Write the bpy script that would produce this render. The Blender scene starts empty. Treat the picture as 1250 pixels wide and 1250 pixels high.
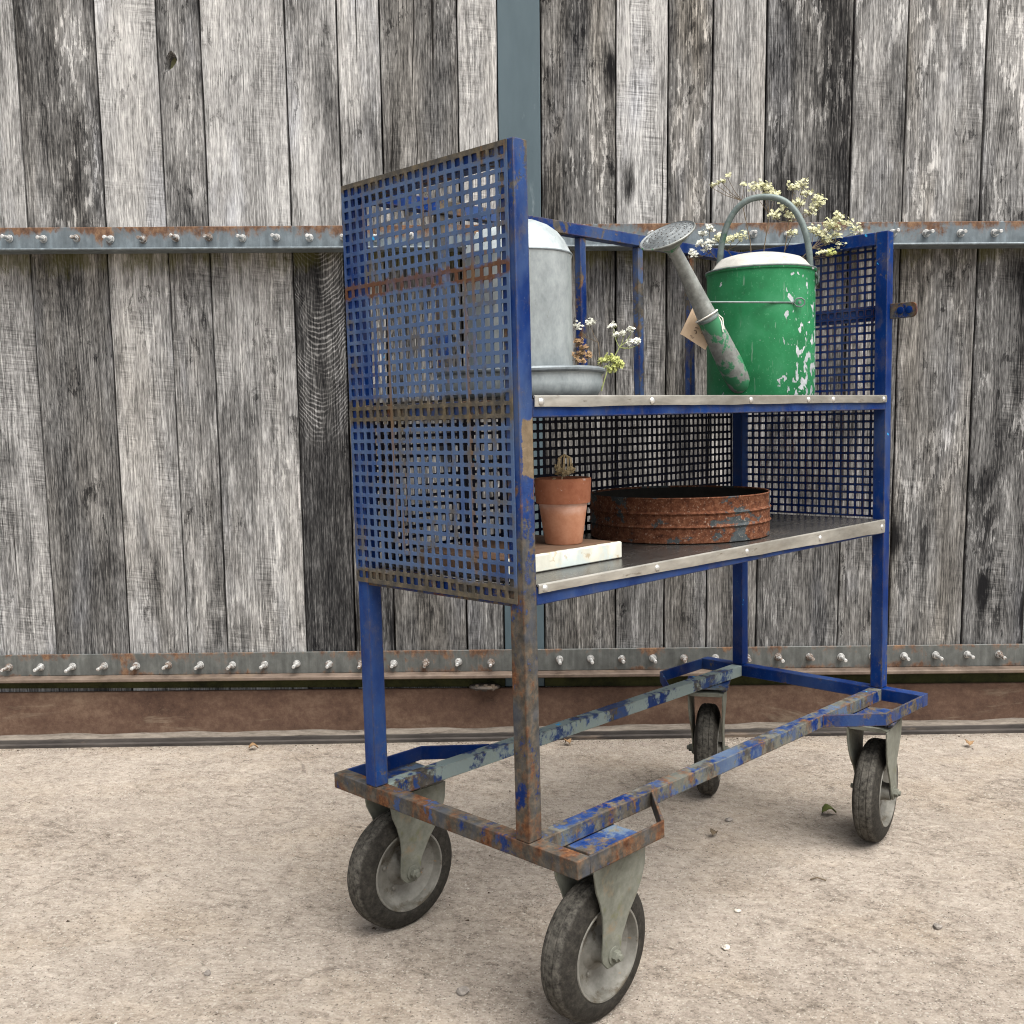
import bpy, bmesh, math, random
from mathutils import Matrix, Vector
random.seed(7)
R = math.radians
scene = bpy.context.scene
COL = scene.collection

# ------------------------------------------------------------------ camera, sky, sun, exposure
cam_d = bpy.data.cameras.new('camera'); cam = bpy.data.objects.new('camera', cam_d); COL.objects.link(cam)
cam_d.sensor_width = 36.0; cam_d.lens = 36.72; cam_d.shift_y = 0.0210
cam_d.clip_start = 0.05; cam_d.clip_end = 500
cam.matrix_world = Matrix(((0.9993977, 0.0211357, 0.0275249, 0.02926),
                           (0.0250696, 0.1087480, -0.9937532, -1.62949),
                           (-0.0239969, 0.9938446, 0.1081526, 1.03127),
                           (0, 0, 0, 1)))
scene.camera = cam
world = bpy.data.worlds.new('World'); scene.world = world; world.use_nodes = True
wn = world.node_tree.nodes; wl = world.node_tree.links
sky = wn.new('ShaderNodeTexSky'); sky.sky_type = 'NISHITA'; sky.sun_disc = False
sky.sun_elevation = R(64); sky.sun_rotation = R(140); sky.dust_density = 4.0; sky.ozone_density = 1.0
hs = wn.new('ShaderNodeHueSaturation'); hs.inputs['Saturation'].default_value = 0.22
wl.new(sky.outputs[0], hs.inputs['Color']); wl.new(hs.outputs[0], wn['Background'].inputs['Color'])
wn['Background'].inputs['Strength'].default_value = 0.05
sun_d = bpy.data.lights.new('sun', 'SUN'); sun = bpy.data.objects.new('sun', sun_d); COL.objects.link(sun)
sun_d.energy = 1.5; sun_d.angle = R(55); sun_d.color = (1.0, 0.965, 0.91)
el, az = R(64), R(140)
sdir = Vector((math.sin(az) * math.cos(el), math.cos(az) * math.cos(el), math.sin(el)))
sun.rotation_euler = sdir.to_track_quat('Z', 'Y').to_euler()
sun.location = (3, -4, 6)
scene.view_settings.view_transform = 'Standard'; scene.view_settings.look = 'None'
scene.view_settings.gamma = 1.0; scene.view_settings.use_curve_mapping = False
scene.view_settings.exposure = 2.12
scene.cycles.use_denoising = True
scene.cycles.pixel_filter_type = 'BLACKMAN_HARRIS'; scene.cycles.filter_width = 1.1
scene.cycles.max_bounces = 8

# ------------------------------------------------------------------ node helper
class NT:
    def __init__(self, name):
        self.m = bpy.data.materials.new(name); self.m.use_nodes = True
        self.t = self.m.node_tree; self.n = self.t.nodes; self.b = self.n['Principled BSDF']
        self._co = None
    def link(self, a, b): self.t.links.new(a, b)
    def _in(self, sock, v):
        if hasattr(v, 'is_linked') or isinstance(v, bpy.types.NodeSocket): self.link(v, sock)
        elif isinstance(v, (tuple, list)) and sock.type == 'RGBA' and len(v) == 3: sock.default_value = (*v, 1)
        else: sock.default_value = v
    def co(self):
        if not self._co: self._co = self.n.new('ShaderNodeTexCoord').outputs['Object']
        return self._co
    def attr(self, name):
        a = self.n.new('ShaderNodeAttribute'); a.attribute_type = 'OBJECT'; a.attribute_name = name
        return a.outputs['Fac']
    def rnd(self): return self.n.new('ShaderNodeObjectInfo').outputs['Random']
    def vmul(self, v, s):
        x = self.n.new('ShaderNodeVectorMath'); x.operation = 'MULTIPLY'
        self._in(x.inputs[0], v); self._in(x.inputs[1], s); return x.outputs[0]
    def vadd(self, v, s):
        x = self.n.new('ShaderNodeVectorMath'); x.operation = 'ADD'
        self._in(x.inputs[0], v); self._in(x.inputs[1], s); return x.outputs[0]
    def vec(self, x=0.0, y=0.0, z=0.0):
        c = self.n.new('ShaderNodeCombineXYZ')
        for i, v in enumerate((x, y, z)): self._in(c.inputs[i], v)
        return c.outputs[0]
    def sep(self, v):
        s = self.n.new('ShaderNodeSeparateXYZ'); self._in(s.inputs[0], v); return s.outputs
    def noise(self, v, scale=1.0, detail=4, rough=0.55, dist=0.0):
        if isinstance(scale, (tuple, list)): v = self.vmul(v, scale); scale = 1.0
        x = self.n.new('ShaderNodeTexNoise'); self._in(x.inputs['Vector'], v)
        x.inputs['Scale'].default_value = scale; x.inputs['Detail'].default_value = detail
        x.inputs['Roughness'].default_value = rough; x.inputs['Distortion'].default_value = dist
        return x.outputs['Fac']
    def voro(self, v, scale=1.0, feat='F1', out='Distance', rand=1.0):
        if isinstance(scale, (tuple, list)): v = self.vmul(v, scale); scale = 1.0
        x = self.n.new('ShaderNodeTexVoronoi'); x.feature = feat; self._in(x.inputs['Vector'], v)
        x.inputs['Scale'].default_value = scale; x.inputs['Randomness'].default_value = rand
        return x.outputs[out]
    def ma(self, op, a, b=0.0, c=0.0, clamp=False):
        x = self.n.new('ShaderNodeMath'); x.operation = op; x.use_clamp = clamp
        self._in(x.inputs[0], a); self._in(x.inputs[1], b)
        if op in ('MULTIPLY_ADD',): self._in(x.inputs[2], c)
        return x.outputs[0]
    def add(self, *a):
        r = a[0]
        for b in a[1:]: r = self.ma('ADD', r, b)
        return r
    def mul(self, *a):
        r = a[0]
        for b in a[1:]: r = self.ma('MULTIPLY', r, b)
        return r
    def sub(self, a, b): return self.ma('SUBTRACT', a, b)
    def step(self, v, lo, hi, a=0.0, b=1.0):
        x = self.n.new('ShaderNodeMapRange'); x.interpolation_type = 'SMOOTHSTEP'; x.clamp = True
        self._in(x.inputs['Value'], v)
        self._in(x.inputs['From Min'], lo); self._in(x.inputs['From Max'], hi)
        self._in(x.inputs['To Min'], a); self._in(x.inputs['To Max'], b); return x.outputs[0]
    def mix(self, f, a, b, mode='MIX'):
        x = self.n.new('ShaderNodeMix'); x.data_type = 'RGBA'; x.blend_type = mode; x.clamp_factor = True
        self._in(x.inputs[0], f); self._in(x.inputs[6], a); self._in(x.inputs[7], b); return x.outputs[2]
    def ramp(self, f, stops):
        x = self.n.new('ShaderNodeValToRGB'); cr = x.color_ramp
        while len(cr.elements) < len(stops): cr.elements.new(0.5)
        for e, (p, c) in zip(cr.elements, stops):
            e.position = p; e.color = (*c, 1) if len(c) == 3 else c
        self._in(x.inputs[0], f); return x.outputs[0]
    def edge(self, rad=0.004):
        bv = self.n.new('ShaderNodeBevel'); bv.samples = 4; bv.inputs['Radius'].default_value = rad
        g = self.n.new('ShaderNodeNewGeometry')
        d = self.n.new('ShaderNodeVectorMath'); d.operation = 'DOT_PRODUCT'
        self.link(bv.outputs[0], d.inputs[0]); self.link(g.outputs['Normal'], d.inputs[1])
        return self.ma('SUBTRACT', 1.0, d.outputs['Value'], clamp=True)
    def bump(self, h, strength=0.4, dist=0.002, normal=None):
        x = self.n.new('ShaderNodeBump'); x.inputs['Strength'].default_value = strength
        x.inputs['Distance'].default_value = dist; self._in(x.inputs['Height'], h)
        if normal: self._in(x.inputs['Normal'], normal)
        self.link(x.outputs[0], self.b.inputs['Normal']); return x.outputs[0]
    def out(self, color=None, rough=None, metal=None, spec=None):
        if color is not None: self._in(self.b.inputs['Base Color'], color)
        if rough is not None: self._in(self.b.inputs['Roughness'], rough)
        if metal is not None: self._in(self.b.inputs['Metallic'], metal)
        if spec is not None: self.b.inputs['Specular IOR Level'].default_value = spec
        return self.m

def offset_co(k):
    return k.vadd(k.co(), k.vmul(k.vec(k.rnd(), k.rnd(), k.rnd()), (37.1, 91.7, 53.3)))

# ------------------------------------------------------------------ materials
def mat_wood():
    k = NT('weathered_oak'); v = offset_co(k)
    lx, ly, lz = k.sep(k.co())
    tone, warm, stain, saw, rings, flk = [k.attr(a) for a in ('tone', 'warm', 'stain', 'saw', 'rings', 'flake')]
    # knots bend the grain
    kv = k.voro(v, (5.5, 5.5, 1.7)); kc = k.sep(k.voro(v, (5.5, 5.5, 1.7), out='Color'))[0]
    kgate = k.step(kc, 0.62, 0.66)
    knot = k.mul(k.step(kv, 0.15, 0.05), kgate)
    kbend = k.mul(k.step(kv, 0.5, 0.05), kgate)
    w = k.noise(v, (2.6, 2.6, 0.9), 3)
    vx = k.vadd(v, k.vec(k.mul(k.add(k.sub(w, 0.5), k.mul(kbend, 0.7)), 0.022)))
    grain = k.noise(vx, (150, 150, 2.6), 5, 0.68)
    fibre = k.noise(vx, (460, 460, 7), 3, 0.6)
    broad = k.noise(vx, (20, 20, 0.8), 4, 0.6)
    tick = k.noise(v, (260, 260, 34), 3, 0.6)
    sawl = k.noise(k.vadd(v, k.vec(0.0, 0.0, k.mul(lx, 0.10))), (9, 9, 170), 4, 0.8)
    sawm = k.step(k.noise(v, (12, 12, 5.5), 4), 0.44, 0.64)
    flm = k.step(k.noise(v, (55, 55, 13), 5, 0.68), 0.53, 0.58)
    flw = k.step(k.noise(v, (6, 6, 2.4), 3), 0.42, 0.6)
    st = k.step(k.add(k.noise(v, (6.5, 6.5, 1.9), 6, 0.62, 0.4), k.mul(stain, 0.42)), 0.62, 0.86)
    st2 = k.step(k.noise(v, (15, 15, 4.5), 6, 0.7), 0.55, 0.7)
    blot = k.mul(k.step(k.add(k.noise(v, (26, 26, 11), 6, 0.72, 0.3), k.mul(k.sub(grain, 0.5), 0.25)), 0.585, 0.625), k.step(k.noise(v, (6, 6, 2.6), 4, 0.6), 0.44, 0.60))
    pale = k.step(k.noise(vx, (9, 9, 1.2), 4, 0.6), 0.52, 0.72)
    # cathedral figure
    q = k.add(lz, k.mul(k.ma('POWER', k.add(lx, k.mul(k.sub(k.noise(k.co(), (9, 9, 5), 2), 0.5), 0.05)), 2.0), -11.0))
    q = k.add(q, k.mul(k.noise(k.co(), (16, 16, 14), 3), 0.045))
    q = k.add(q, k.mul(k.noise(k.co(), (60, 60, 25), 3), 0.006))
    sn = k.ma('SINE', k.mul(q, 400.0))
    ringl = k.mul(k.step(sn, -0.1, 1.0), k.step(k.noise(v, (14, 14, 7), 4, 0.65), 0.34, 0.62), k.step(k.add(lz, k.mul(k.noise(v, (12, 12, 3)), 0.2)), 0.93, 1.05), rings)
    f = k.add(tone, k.mul(k.sub(grain, 0.5), 0.45), k.mul(k.sub(fibre, 0.5), 1.0),
              k.mul(k.sub(broad, 0.5), 0.42), k.mul(k.sub(tick, 0.5), 0.75), k.mul(k.sub(k.noise(v, (20, 20, 7), 6, 0.68), 0.5), 0.5),
              k.mul(k.sub(sawl, 0.5), sawm, saw, 1.0), k.mul(flm, flw, flk, 0.32),
              k.mul(pale, 0.13), k.mul(st, -0.27), k.mul(st2, -0.08), k.mul(blot, -0.24), k.mul(knot, -0.5), k.mul(ringl, 0.34))
    col = k.ramp(f, [(0.0, (0.012, 0.012, 0.013)), (0.22, (0.041, 0.0405, 0.0405)), (0.5, (0.162, 0.160, 0.157)),
                     (0.75, (0.365, 0.362, 0.357)), (1.0, (0.62, 0.615, 0.60))])
    wm = k.ma('MULTIPLY', k.mul(warm, 0.60), k.step(k.noise(v, (9, 9, 1.5), 3), 0.3, 0.7), clamp=True)
    col = k.mix(wm, col, k.mix(1.0, col, (1.0, 0.87, 0.68), 'MULTIPLY'))
    blu = k.step(k.noise(v, (7, 7, 1.7), 3), 0.55, 0.75, 0.0, 0.6)
    col = k.mix(blu, col, k.mix(1.0, col, (0.92, 0.96, 1.06), 'MULTIPLY'))
    mo = k.mul(k.step(k.add(lz, k.mul(k.sub(k.noise(v, (40, 40, 16), 5, 0.7), 0.5), 0.16)), 1.375, 1.425), k.step(k.noise(v, (14, 14, 5), 3), 0.36, 0.60))
    col = k.mix(k.mul(mo, 0.62), col, (0.085, 0.082, 0.022))
    crack = k.step(k.noise(vx, (75, 75, 0.9), 2, 0.5), 0.278, 0.255)
    col = k.mix(k.mul(crack, 0.92), col, (0.012, 0.011, 0.010))
    k.bump(k.add(k.mul(grain, 0.9), k.mul(fibre, 0.7), k.mul(sawl, sawm, saw, 0.6), k.mul(ringl, 0.12), k.mul(knot, -0.6), k.mul(crack, -1.5)), 0.75, 0.0028)
    return k.out(col, 0.92, 0, 0.05)

def mat_paint():
    """blue paint, chipped to dirt-brown steel and rust; per-part wear, dust and pale"""
    k = NT('worn_blue_paint'); v = k.co(); wear, dust, pale = k.attr('wear'), k.attr('dust'), k.attr('pale')
    vs = k.vmul(v, (1, 1, 0.55))
    n1 = k.noise(vs, 11, 7, 0.62, 0.3); n2 = k.noise(v, 55, 5, 0.65); n3 = k.noise(v, 190, 3, 0.6); e = k.edge(0.005)
    n4 = k.noise(k.vmul(v, (1, 1, 0.3)), 34, 6, 0.68)
    h = k.add(k.mul(n1, 0.52), k.mul(n4, 0.24), k.mul(n2, 0.24), k.mul(n3, 0.08), -0.02, k.mul(e, k.ma('MULTIPLY_ADD', k.attr('bands'), -0.85, 0.95)))
    wear = k.add(wear, k.mul(k.attr('wlow'), k.step(k.sep(v)[2], 1.0, 0.70)))
    th = k.ma('MULTIPLY_ADD', wear, -0.42, 0.77)
    m = k.step(h, k.sub(th, 0.02), k.add(th, 0.025))
    r1 = k.noise(vs, 17, 6, 0.66, 0.2)
    rm = k.step(k.add(k.mul(r1, 0.8), k.mul(n2, 0.25), k.mul(wear, 0.22), k.mul(e, k.ma('MULTIPLY_ADD', k.attr('bands'), -0.25, 0.3))), 0.66, 0.80)
    blue = k.ramp(n1, [(0.3, (0.001, 0.011, 0.070)), (0.55, (0.0015, 0.021, 0.120)), (0.75, (0.005, 0.046, 0.185))])
    fade = k.step(k.add(k.noise(vs, 6, 5, 0.6), k.mul(k.attr('bands'), 0.16)), 0.40, 0.66)
    blue = k.mix(k.mul(fade, dust, 0.85), blue, (0.075, 0.118, 0.205))
    film = k.step(k.noise(vs, 23, 6, 0.7), 0.5, 0.66)
    blue = k.mix(k.mul(film, dust, 0.85), blue, (0.085, 0.074, 0.054))
    blue = k.mix(k.mul(k.step(n3, 0.62, 0.70), k.ma('MULTIPLY_ADD', dust, 0.5, 0.02)), blue, (0.11, 0.125, 0.16))
    bare = k.ramp(n2, [(0.3, (0.030, 0.028, 0.025)), (0.5, (0.066, 0.058, 0.047)), (0.7, (0.125, 0.100, 0.072))])
    bare = k.mix(k.step(r1, 0.35, 0.5), k.mix(0.55, bare, (0.045, 0.057, 0.078)), bare)
    rust = k.ramp(k.noise(v, 85, 5, 0.7), [(0.3, (0.036, 0.017, 0.010)), (0.5, (0.100, 0.043, 0.021)), (0.72, (0.19, 0.095, 0.045))])
    under = k.mix(rm, bare, rust)
    col = k.mix(m, blue, under)
    col = k.mix(k.attr('painted_shade'), col, k.mix(0.88, col, (0.004, 0.005, 0.009)))  # pulls the paint to near-black, standing in for shade below the upper shelf
    pm = k.mul(k.step(k.add(k.noise(vs, 8, 6, 0.65), k.mul(n2, 0.3)), 0.60, 0.67), pale)
    col = k.mix(k.mul(pm, k.sub(1.0, k.mul(m, rm, 0.8))), col, (0.22, 0.27, 0.25))
    bands = k.attr('bands'); z = k.sep(v)[2]; zz = k.add(z, k.mul(k.sub(n2, 0.5), 0.03), k.mul(k.sub(n1, 0.5), 0.04))
    def band(c, w): return k.step(k.ma('ABSOLUTE', k.sub(zz, c)), w, w * 0.5)
    bm = k.ma('MAXIMUM', k.ma('MAXIMUM', band(1.050, 0.030), band(0.747, 0.034)), band(1.462, 0.034))
    col = k.mix(k.mul(bm, bands, 0.88), col, k.ramp(n2, [(0.3, (0.034, 0.029, 0.018)), (0.5, (0.075, 0.061, 0.035)), (0.7, (0.135, 0.105, 0.058))]))
    col = k.mix(k.mul(band(1.265, 0.016), bands, k.step(n1, 0.26, 0.48)), col, (0.085, 0.040, 0.023))
    drips = k.mul(k.step(k.noise(v, (70, 70, 2.2), 3, 0.5), 0.60, 0.66), bands, k.step(n1, 0.42, 0.56))
    col = k.mix(k.mul(drips, 0.8), col, (0.125, 0.080, 0.045))
    peel = k.mul(k.step(k.ma('ABSOLUTE', k.sub(k.add(z, k.mul(k.sub(n1, 0.5), 0.07)), 0.985)), 0.046, 0.042), k.step(k.add(k.sep(v)[0], k.mul(k.sub(n2, 0.5), 0.02)), 0.004, 0.006), k.attr('wlow'), 4.0)
    col = k.mix(k.ma('MINIMUM', peel, 1.0), col, k.ramp(n2, [(0.3, (0.10, 0.073, 0.046)), (0.7, (0.185, 0.14, 0.092))]))
    cy = k.mul(k.step(k.noise(v, 30, 3, 0.5), 0.735, 0.755), k.sub(1.0, m))
    col = k.mix(cy, col, (0.03, 0.30, 0.62))
    k.bump(k.add(k.mul(m, -0.7), k.mul(n2, 0.5), k.mul(rm, n3, 1.2)), 0.45, 0.0015)
    rough = k.add(0.30, k.mul(m, 0.42), k.mul(n2, 0.1), k.mul(dust, 0.2))
    return k.out(col, rough, 0, 0.10)

def mat_rust(name, base, hi, lo, scale=1.0, smooth=0.8, pat=(0.34, 0.26, 0.18)):
    k = NT(name); v = k.co()
    a = k.noise(v, (5 * scale, 5, 9 * scale), 6, 0.62); b = k.noise(v, 60 * scale, 6, 0.7); c = k.noise(v, 260, 3)
    col = k.ramp(k.add(k.mul(a, 0.6), k.mul(b, 0.4)), [(0.32, lo), (0.5, base), (0.68, hi)])
    col = k.mix(k.mul(k.step(k.noise(v, (2.2, 2, 11), 6, 0.7, 0.5), 0.58, 0.70), 0.5), col, pat)
    col = k.mix(k.step(c, 0.64, 0.7, 0, 0.45), col, hi)
    k.bump(k.add(b, k.mul(c, 0.6)), 0.4, 0.0015)
    return k.out(col, smooth, 0.0, 0.1)

def mat_rail(name, steel, rust_top, rust_all, both=False):
    k = NT(name); v = k.co(); z = k.sep(v)[2]
    if both: z = k.ma('ABSOLUTE', z)
    a = k.noise(v, (4.5, 4, 5), 6, 0.68, 0.5); b = k.noise(v, (38, 38, 24), 6, 0.7); c = k.noise(v, 230, 3)
    drip = k.noise(v, (55, 55, 3), 4, 0.6)
    m = k.step(k.add(k.mul(a, 0.62), k.mul(b, 0.28), k.mul(drip, 0.18), k.mul(z, rust_top), rust_all), 0.585, 0.68)
    st = k.ramp(k.add(k.mul(b, 0.6), k.mul(drip, 0.5)), [(0.35, tuple(s * 0.6 for s in steel)), (0.55, steel), (0.75, tuple(min(1, s * 1.6) for s in steel))])
    ru = k.ramp(k.noise(v, (60, 60, 40), 5, 0.7), [(0.3, (0.040, 0.021, 0.013)), (0.5, (0.115, 0.060, 0.034)), (0.7, (0.22, 0.13, 0.072))])
    col = k.mix(m, st, ru)
    k.bump(k.add(k.mul(b, 0.8), k.mul(m, c)), 0.3, 0.0015)
    return k.out(col, k.add(0.5, k.mul(m, 0.35)), k.mul(k.sub(1.0, m), 0.25), 0.4)

def mat_ground():
    k = NT('rough_concrete'); v = k.co()
    big = k.noise(v, (0.9, 1.5, 1), 5, 0.6); mid = k.noise(v, (5, 6, 1), 6, 0.65, 0.3); fine = k.noise(v, 72, 7, 0.75)
    grit = k.noise(v, 240, 4, 0.7)
    vv = k.vadd(v, k.vec(0.0, k.mul(k.noise(v, (2.5, 2.5, 1), 4), 0.12)))
    lines = k.noise(vv, (9, 70, 1), 5, 0.7)
    rv = k.vadd(k.vmul(v, (1, 1, 1)), k.vec(0.0, k.mul(k.sep(v)[0], 0.35)))
    chunk = k.noise(rv, (30, 36, 1), 8, 0.78, 0.35)
    mott = k.noise(v, (10, 11, 1), 7, 0.72, 0.4)
    lm = k.step(k.noise(v, (1.7, 2.2, 1), 4), 0.38, 0.62)
    st1 = k.voro(v, 105); stc = k.sep(k.voro(v, 105, out='Color'))
    agg = k.mul(k.step(st1, 0.42, 0.30), k.step(stc[0], 0.5, 0.56))
    st2 = k.voro(v, 230); stc2 = k.sep(k.voro(v, 230, out='Color'))
    agg2 = k.step(st2, 0.45, 0.3)
    f = k.add(k.mul(big, 0.20), k.mul(mid, 0.20), k.mul(fine, 0.34), k.mul(grit, 0.26), k.mul(chunk, 0.54), k.mul(mott, 0.22), -0.22, k.mul(k.sub(lines, 0.5), lm, 0.20))
    col = k.ramp(f, [(0.50, (0.155, 0.130, 0.106)), (0.63, (0.385, 0.330, 0.277)), (0.75, (0.520, 0.455, 0.388)), (0.93, (0.67, 0.605, 0.53))])
    hue = k.noise(v, (3, 4, 1), 4)
    col = k.mix(k.step(hue, 0.45, 0.7, 0, 0.5), col, k.mix(1.0, col, (1.0, 0.95, 0.87), 'MULTIPLY'))
    acol = k.ramp(stc[1], [(0.0, (0.15, 0.125, 0.10)), (0.45, (0.42, 0.36, 0.30)), (1.0, (0.66, 0.61, 0.53))])
    col = k.mix(k.mul(agg, 0.55), col, acol)
    col = k.mix(k.mul(agg2, k.step(stc2[0], 0.88, 0.91), 0.6), col, (0.055, 0.047, 0.040))
    col = k.mix(k.mul(agg2, k.step(stc2[1], 0.86, 0.9), 0.7), col, (0.66, 0.62, 0.55))
    dk = k.step(k.noise(v, (1.6, 3.2, 1), 6, 0.65, 0.4), 0.54, 0.72)
    col = k.mix(k.mul(dk, 0.30), col, (0.22, 0.185, 0.15))
    cv = k.vadd(v, k.vmul(k.vec(k.sub(k.noise(v, 4, 5, 0.7), 0.5), k.sub(k.noise(k.vadd(v, (9.0, 3.0, 0.0)), 4, 5, 0.7), 0.5)), (0.16, 0.16, 0)))
    ck = k.mul(k.step(k.voro(cv, (0.9, 1.5, 1), 'DISTANCE_TO_EDGE'), 0.0042, 0.0018), k.step(k.noise(v, (2.1, 2.6, 1), 3), 0.57, 0.63))
    col = k.mix(k.mul(ck, 0.35), col, (0.075, 0.062, 0.05))
    y = k.sep(v)[1]
    edge_dirt = k.mul(k.step(k.add(y, k.mul(mid, 0.12)), 1.64, 1.74), k.step(fine, 0.4, 0.6))
    col = k.mix(k.mul(edge_dirt, 0.75), col, (0.13, 0.105, 0.08))
    pit = k.ma('MAXIMUM', k.step(k.noise(v, (60, 60, 1), 3, 0.5), 0.29, 0.22), k.mul(k.step(k.noise(rv, (16, 85, 1), 4, 0.6), 0.27, 0.22), k.step(mid, 0.5, 0.56)))
    col = k.mix(k.mul(pit, 0.75), col, (0.07, 0.058, 0.048))
    n1 = k.bump(k.add(k.mul(mid, 0.6), k.mul(chunk, 1.4), k.mul(fine, 0.7), k.mul(lines, lm, 0.7)), 0.9, 0.014)
    k.bump(k.add(k.mul(grit, 0.8), k.mul(agg, 0.8), k.mul(agg2, 0.35), k.mul(pit, -1.2)), 0.8, 0.0028, n1)
    return k.out(col, 0.93, 0, 0.05)

def mat_simple(name, lo, hi, scale=40, rough=0.6, metal=0.0, bump=0.15, spots=None, aniso=(1, 1, 1), spec=0.22, bd=0.001):
    k = NT(name); v = k.vmul(k.co(), aniso)
    a = k.noise(v, scale, 6, 0.65); b = k.noise(v, scale * 0.22, 5, 0.6, 0.3); c = k.noise(v, scale * 4, 3)
    col = k.ramp(k.add(k.mul(a, 0.45), k.mul(b, 0.45), k.mul(c, 0.1)), [(0.34, lo), (0.66, hi)])
    if spots:
        for (sc, t0, t1, colr, amt) in spots:
            col = k.mix(k.mul(k.step(k.noise(k.vadd(v, (sc, 3.1, 7.7)), sc, 6, 0.65, 0.3), t0, t1), amt), col, colr)
    k.bump(k.add(a, k.mul(c, 0.4)), bump, bd)
    return k.out(col, k.add(rough - 0.08, k.mul(a, 0.16)), metal, spec)

def mat_can_green():
    k = NT('chipped_green_paint'); v = k.co(); x, y, z = k.sep(v)
    side = k.add(k.mul(x, 0.70), k.mul(y, -0.71))       # the chips sit on one flank of the can
    a = k.noise(k.vmul(v, (1, 1, 0.62)), 58, 3, 0.5, 0.35); b = k.noise(v, 70, 4, 0.55); g = k.noise(v, 9, 5, 0.6)
    wgt = k.add(k.step(side, -0.03, 0.075, 0.0, 0.112), k.mul(k.sub(0.16, z), 0.30))
    chip = k.step(k.add(k.mul(a, 0.86), k.mul(b, 0.16), wgt), 0.690, 0.702)
    tiny = k.step(k.add(k.noise(v, 120, 3, 0.5), k.mul(wgt, 0.5)), 0.735, 0.75)
    base = k.ramp(g, [(0.3, (0.010, 0.105, 0.037)), (0.52, (0.018, 0.165, 0.062)), (0.72, (0.046, 0.225, 0.105))])
    base = k.mix(k.step(k.noise(v, 200, 3), 0.6, 0.7, 0, 0.35), base, (0.10, 0.30, 0.16))
    base = k.mix(k.mul(k.step(k.noise(k.vmul(v, (1, 1, 0.3)), 60, 5, 0.7), 0.58, 0.7), 0.35), base, (0.02, 0.07, 0.035))
    scr = k.step(k.noise(k.vmul(v, (3, 3, 0.35)), 60, 2, 0.4), 0.70, 0.73)
    base = k.mix(k.mul(scr, 0.6), base, (0.16, 0.26, 0.19))
    col = k.mix(k.ma('MAXIMUM', chip, tiny), base, k.ramp(b, [(0.3, (0.24, 0.27, 0.285)), (0.7, (0.48, 0.50, 0.52))]))
    k.bump(k.add(k.mul(chip, -0.8), k.mul(b, 0.25), k.mul(g, 0.6)), 0.35, 0.0012)
    return k.out(col, k.add(0.36, k.mul(chip, 0.2), k.mul(b, 0.1)), 0.0, 0.2)

def mat_spout():
    k = NT('worn_green_over_zinc'); v = k.co()
    a = k.noise(v, 16, 6, 0.65, 0.3); b = k.noise(v, 80, 4, 0.6); gm = k.attr('green')
    zinc = k.ramp(k.add(k.mul(a, 0.6), k.mul(b, 0.4)), [(0.34, (0.10, 0.105, 0.10)), (0.52, (0.23, 0.24, 0.225)), (0.7, (0.36, 0.375, 0.36))])
    m = k.step(k.add(a, k.mul(k.sub(gm, 0.5), 0.7)), 0.52, 0.57)
    col = k.mix(m, zinc, (0.030, 0.165, 0.075))
    k.bump(k.add(b, k.mul(m, 0.5)), 0.25, 0.001)
    return k.out(col, 0.55, k.mul(k.sub(1.0, m), 0.3), 0.4)

def mat_riddle():
    k = NT('rusty_slate_sheet'); v = k.co()
    a = k.noise(k.vmul(v, (1, 1, 1.6)), 11, 6, 0.62, 0.4); b = k.noise(v, 75, 6, 0.7); c = k.noise(v, 240, 3)
    m = k.step(k.add(k.mul(a, 0.85), k.mul(b, 0.15)), 0.440, 0.465)
    ru = k.ramp(k.add(k.mul(b, 0.7), k.mul(c, 0.3)), [(0.34, (0.036, 0.014, 0.009)), (0.5, (0.110, 0.042, 0.022)), (0.68, (0.20, 0.092, 0.052))])
    sl = k.ramp(b, [(0.3, (0.028, 0.033, 0.036)), (0.6, (0.065, 0.075, 0.078)), (0.75, (0.14, 0.14, 0.125))])
    col = k.mix(m, sl, ru)
    col = k.mix(k.mul(k.step(c, 0.62, 0.68), 0.4), col, (0.42, 0.34, 0.27))
    k.bump(k.add(k.mul(b, 0.8), k.mul(m, c, 0.8)), 0.5, 0.002)
    return k.out(col, 0.82, 0, 0.1)

def mat_tyre():
    k = NT('dusty_rubber'); v = k.co()
    x, y, z = k.sep(v)
    rr = k.ma('SQRT', k.add(k.mul(x, x), k.mul(z, z)))
    tread = k.step(rr, 0.1145, 0.1205)
    a = k.noise(v, 22, 6, 0.7); b = k.noise(v, 120, 5, 0.7)
    col = k.ramp(b, [(0.3, (0.012, 0.011, 0.0095)), (0.55, (0.020, 0.018, 0.015)), (0.78, (0.042, 0.037, 0.029))])
    dm = k.step(k.add(k.mul(k.noise(v, 60, 6, 0.7), 0.6), k.mul(b, 0.4)), 0.28, 0.72)
    col = k.mix(k.mul(dm, k.ma('MULTIPLY_ADD', tread, 0.50, 0.10)), col, (0.15, 0.14, 0.12))
    k.bump(k.add(a, b), 0.45, 0.0018)
    return k.out(col, 0.8, 0, 0.15)

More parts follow.
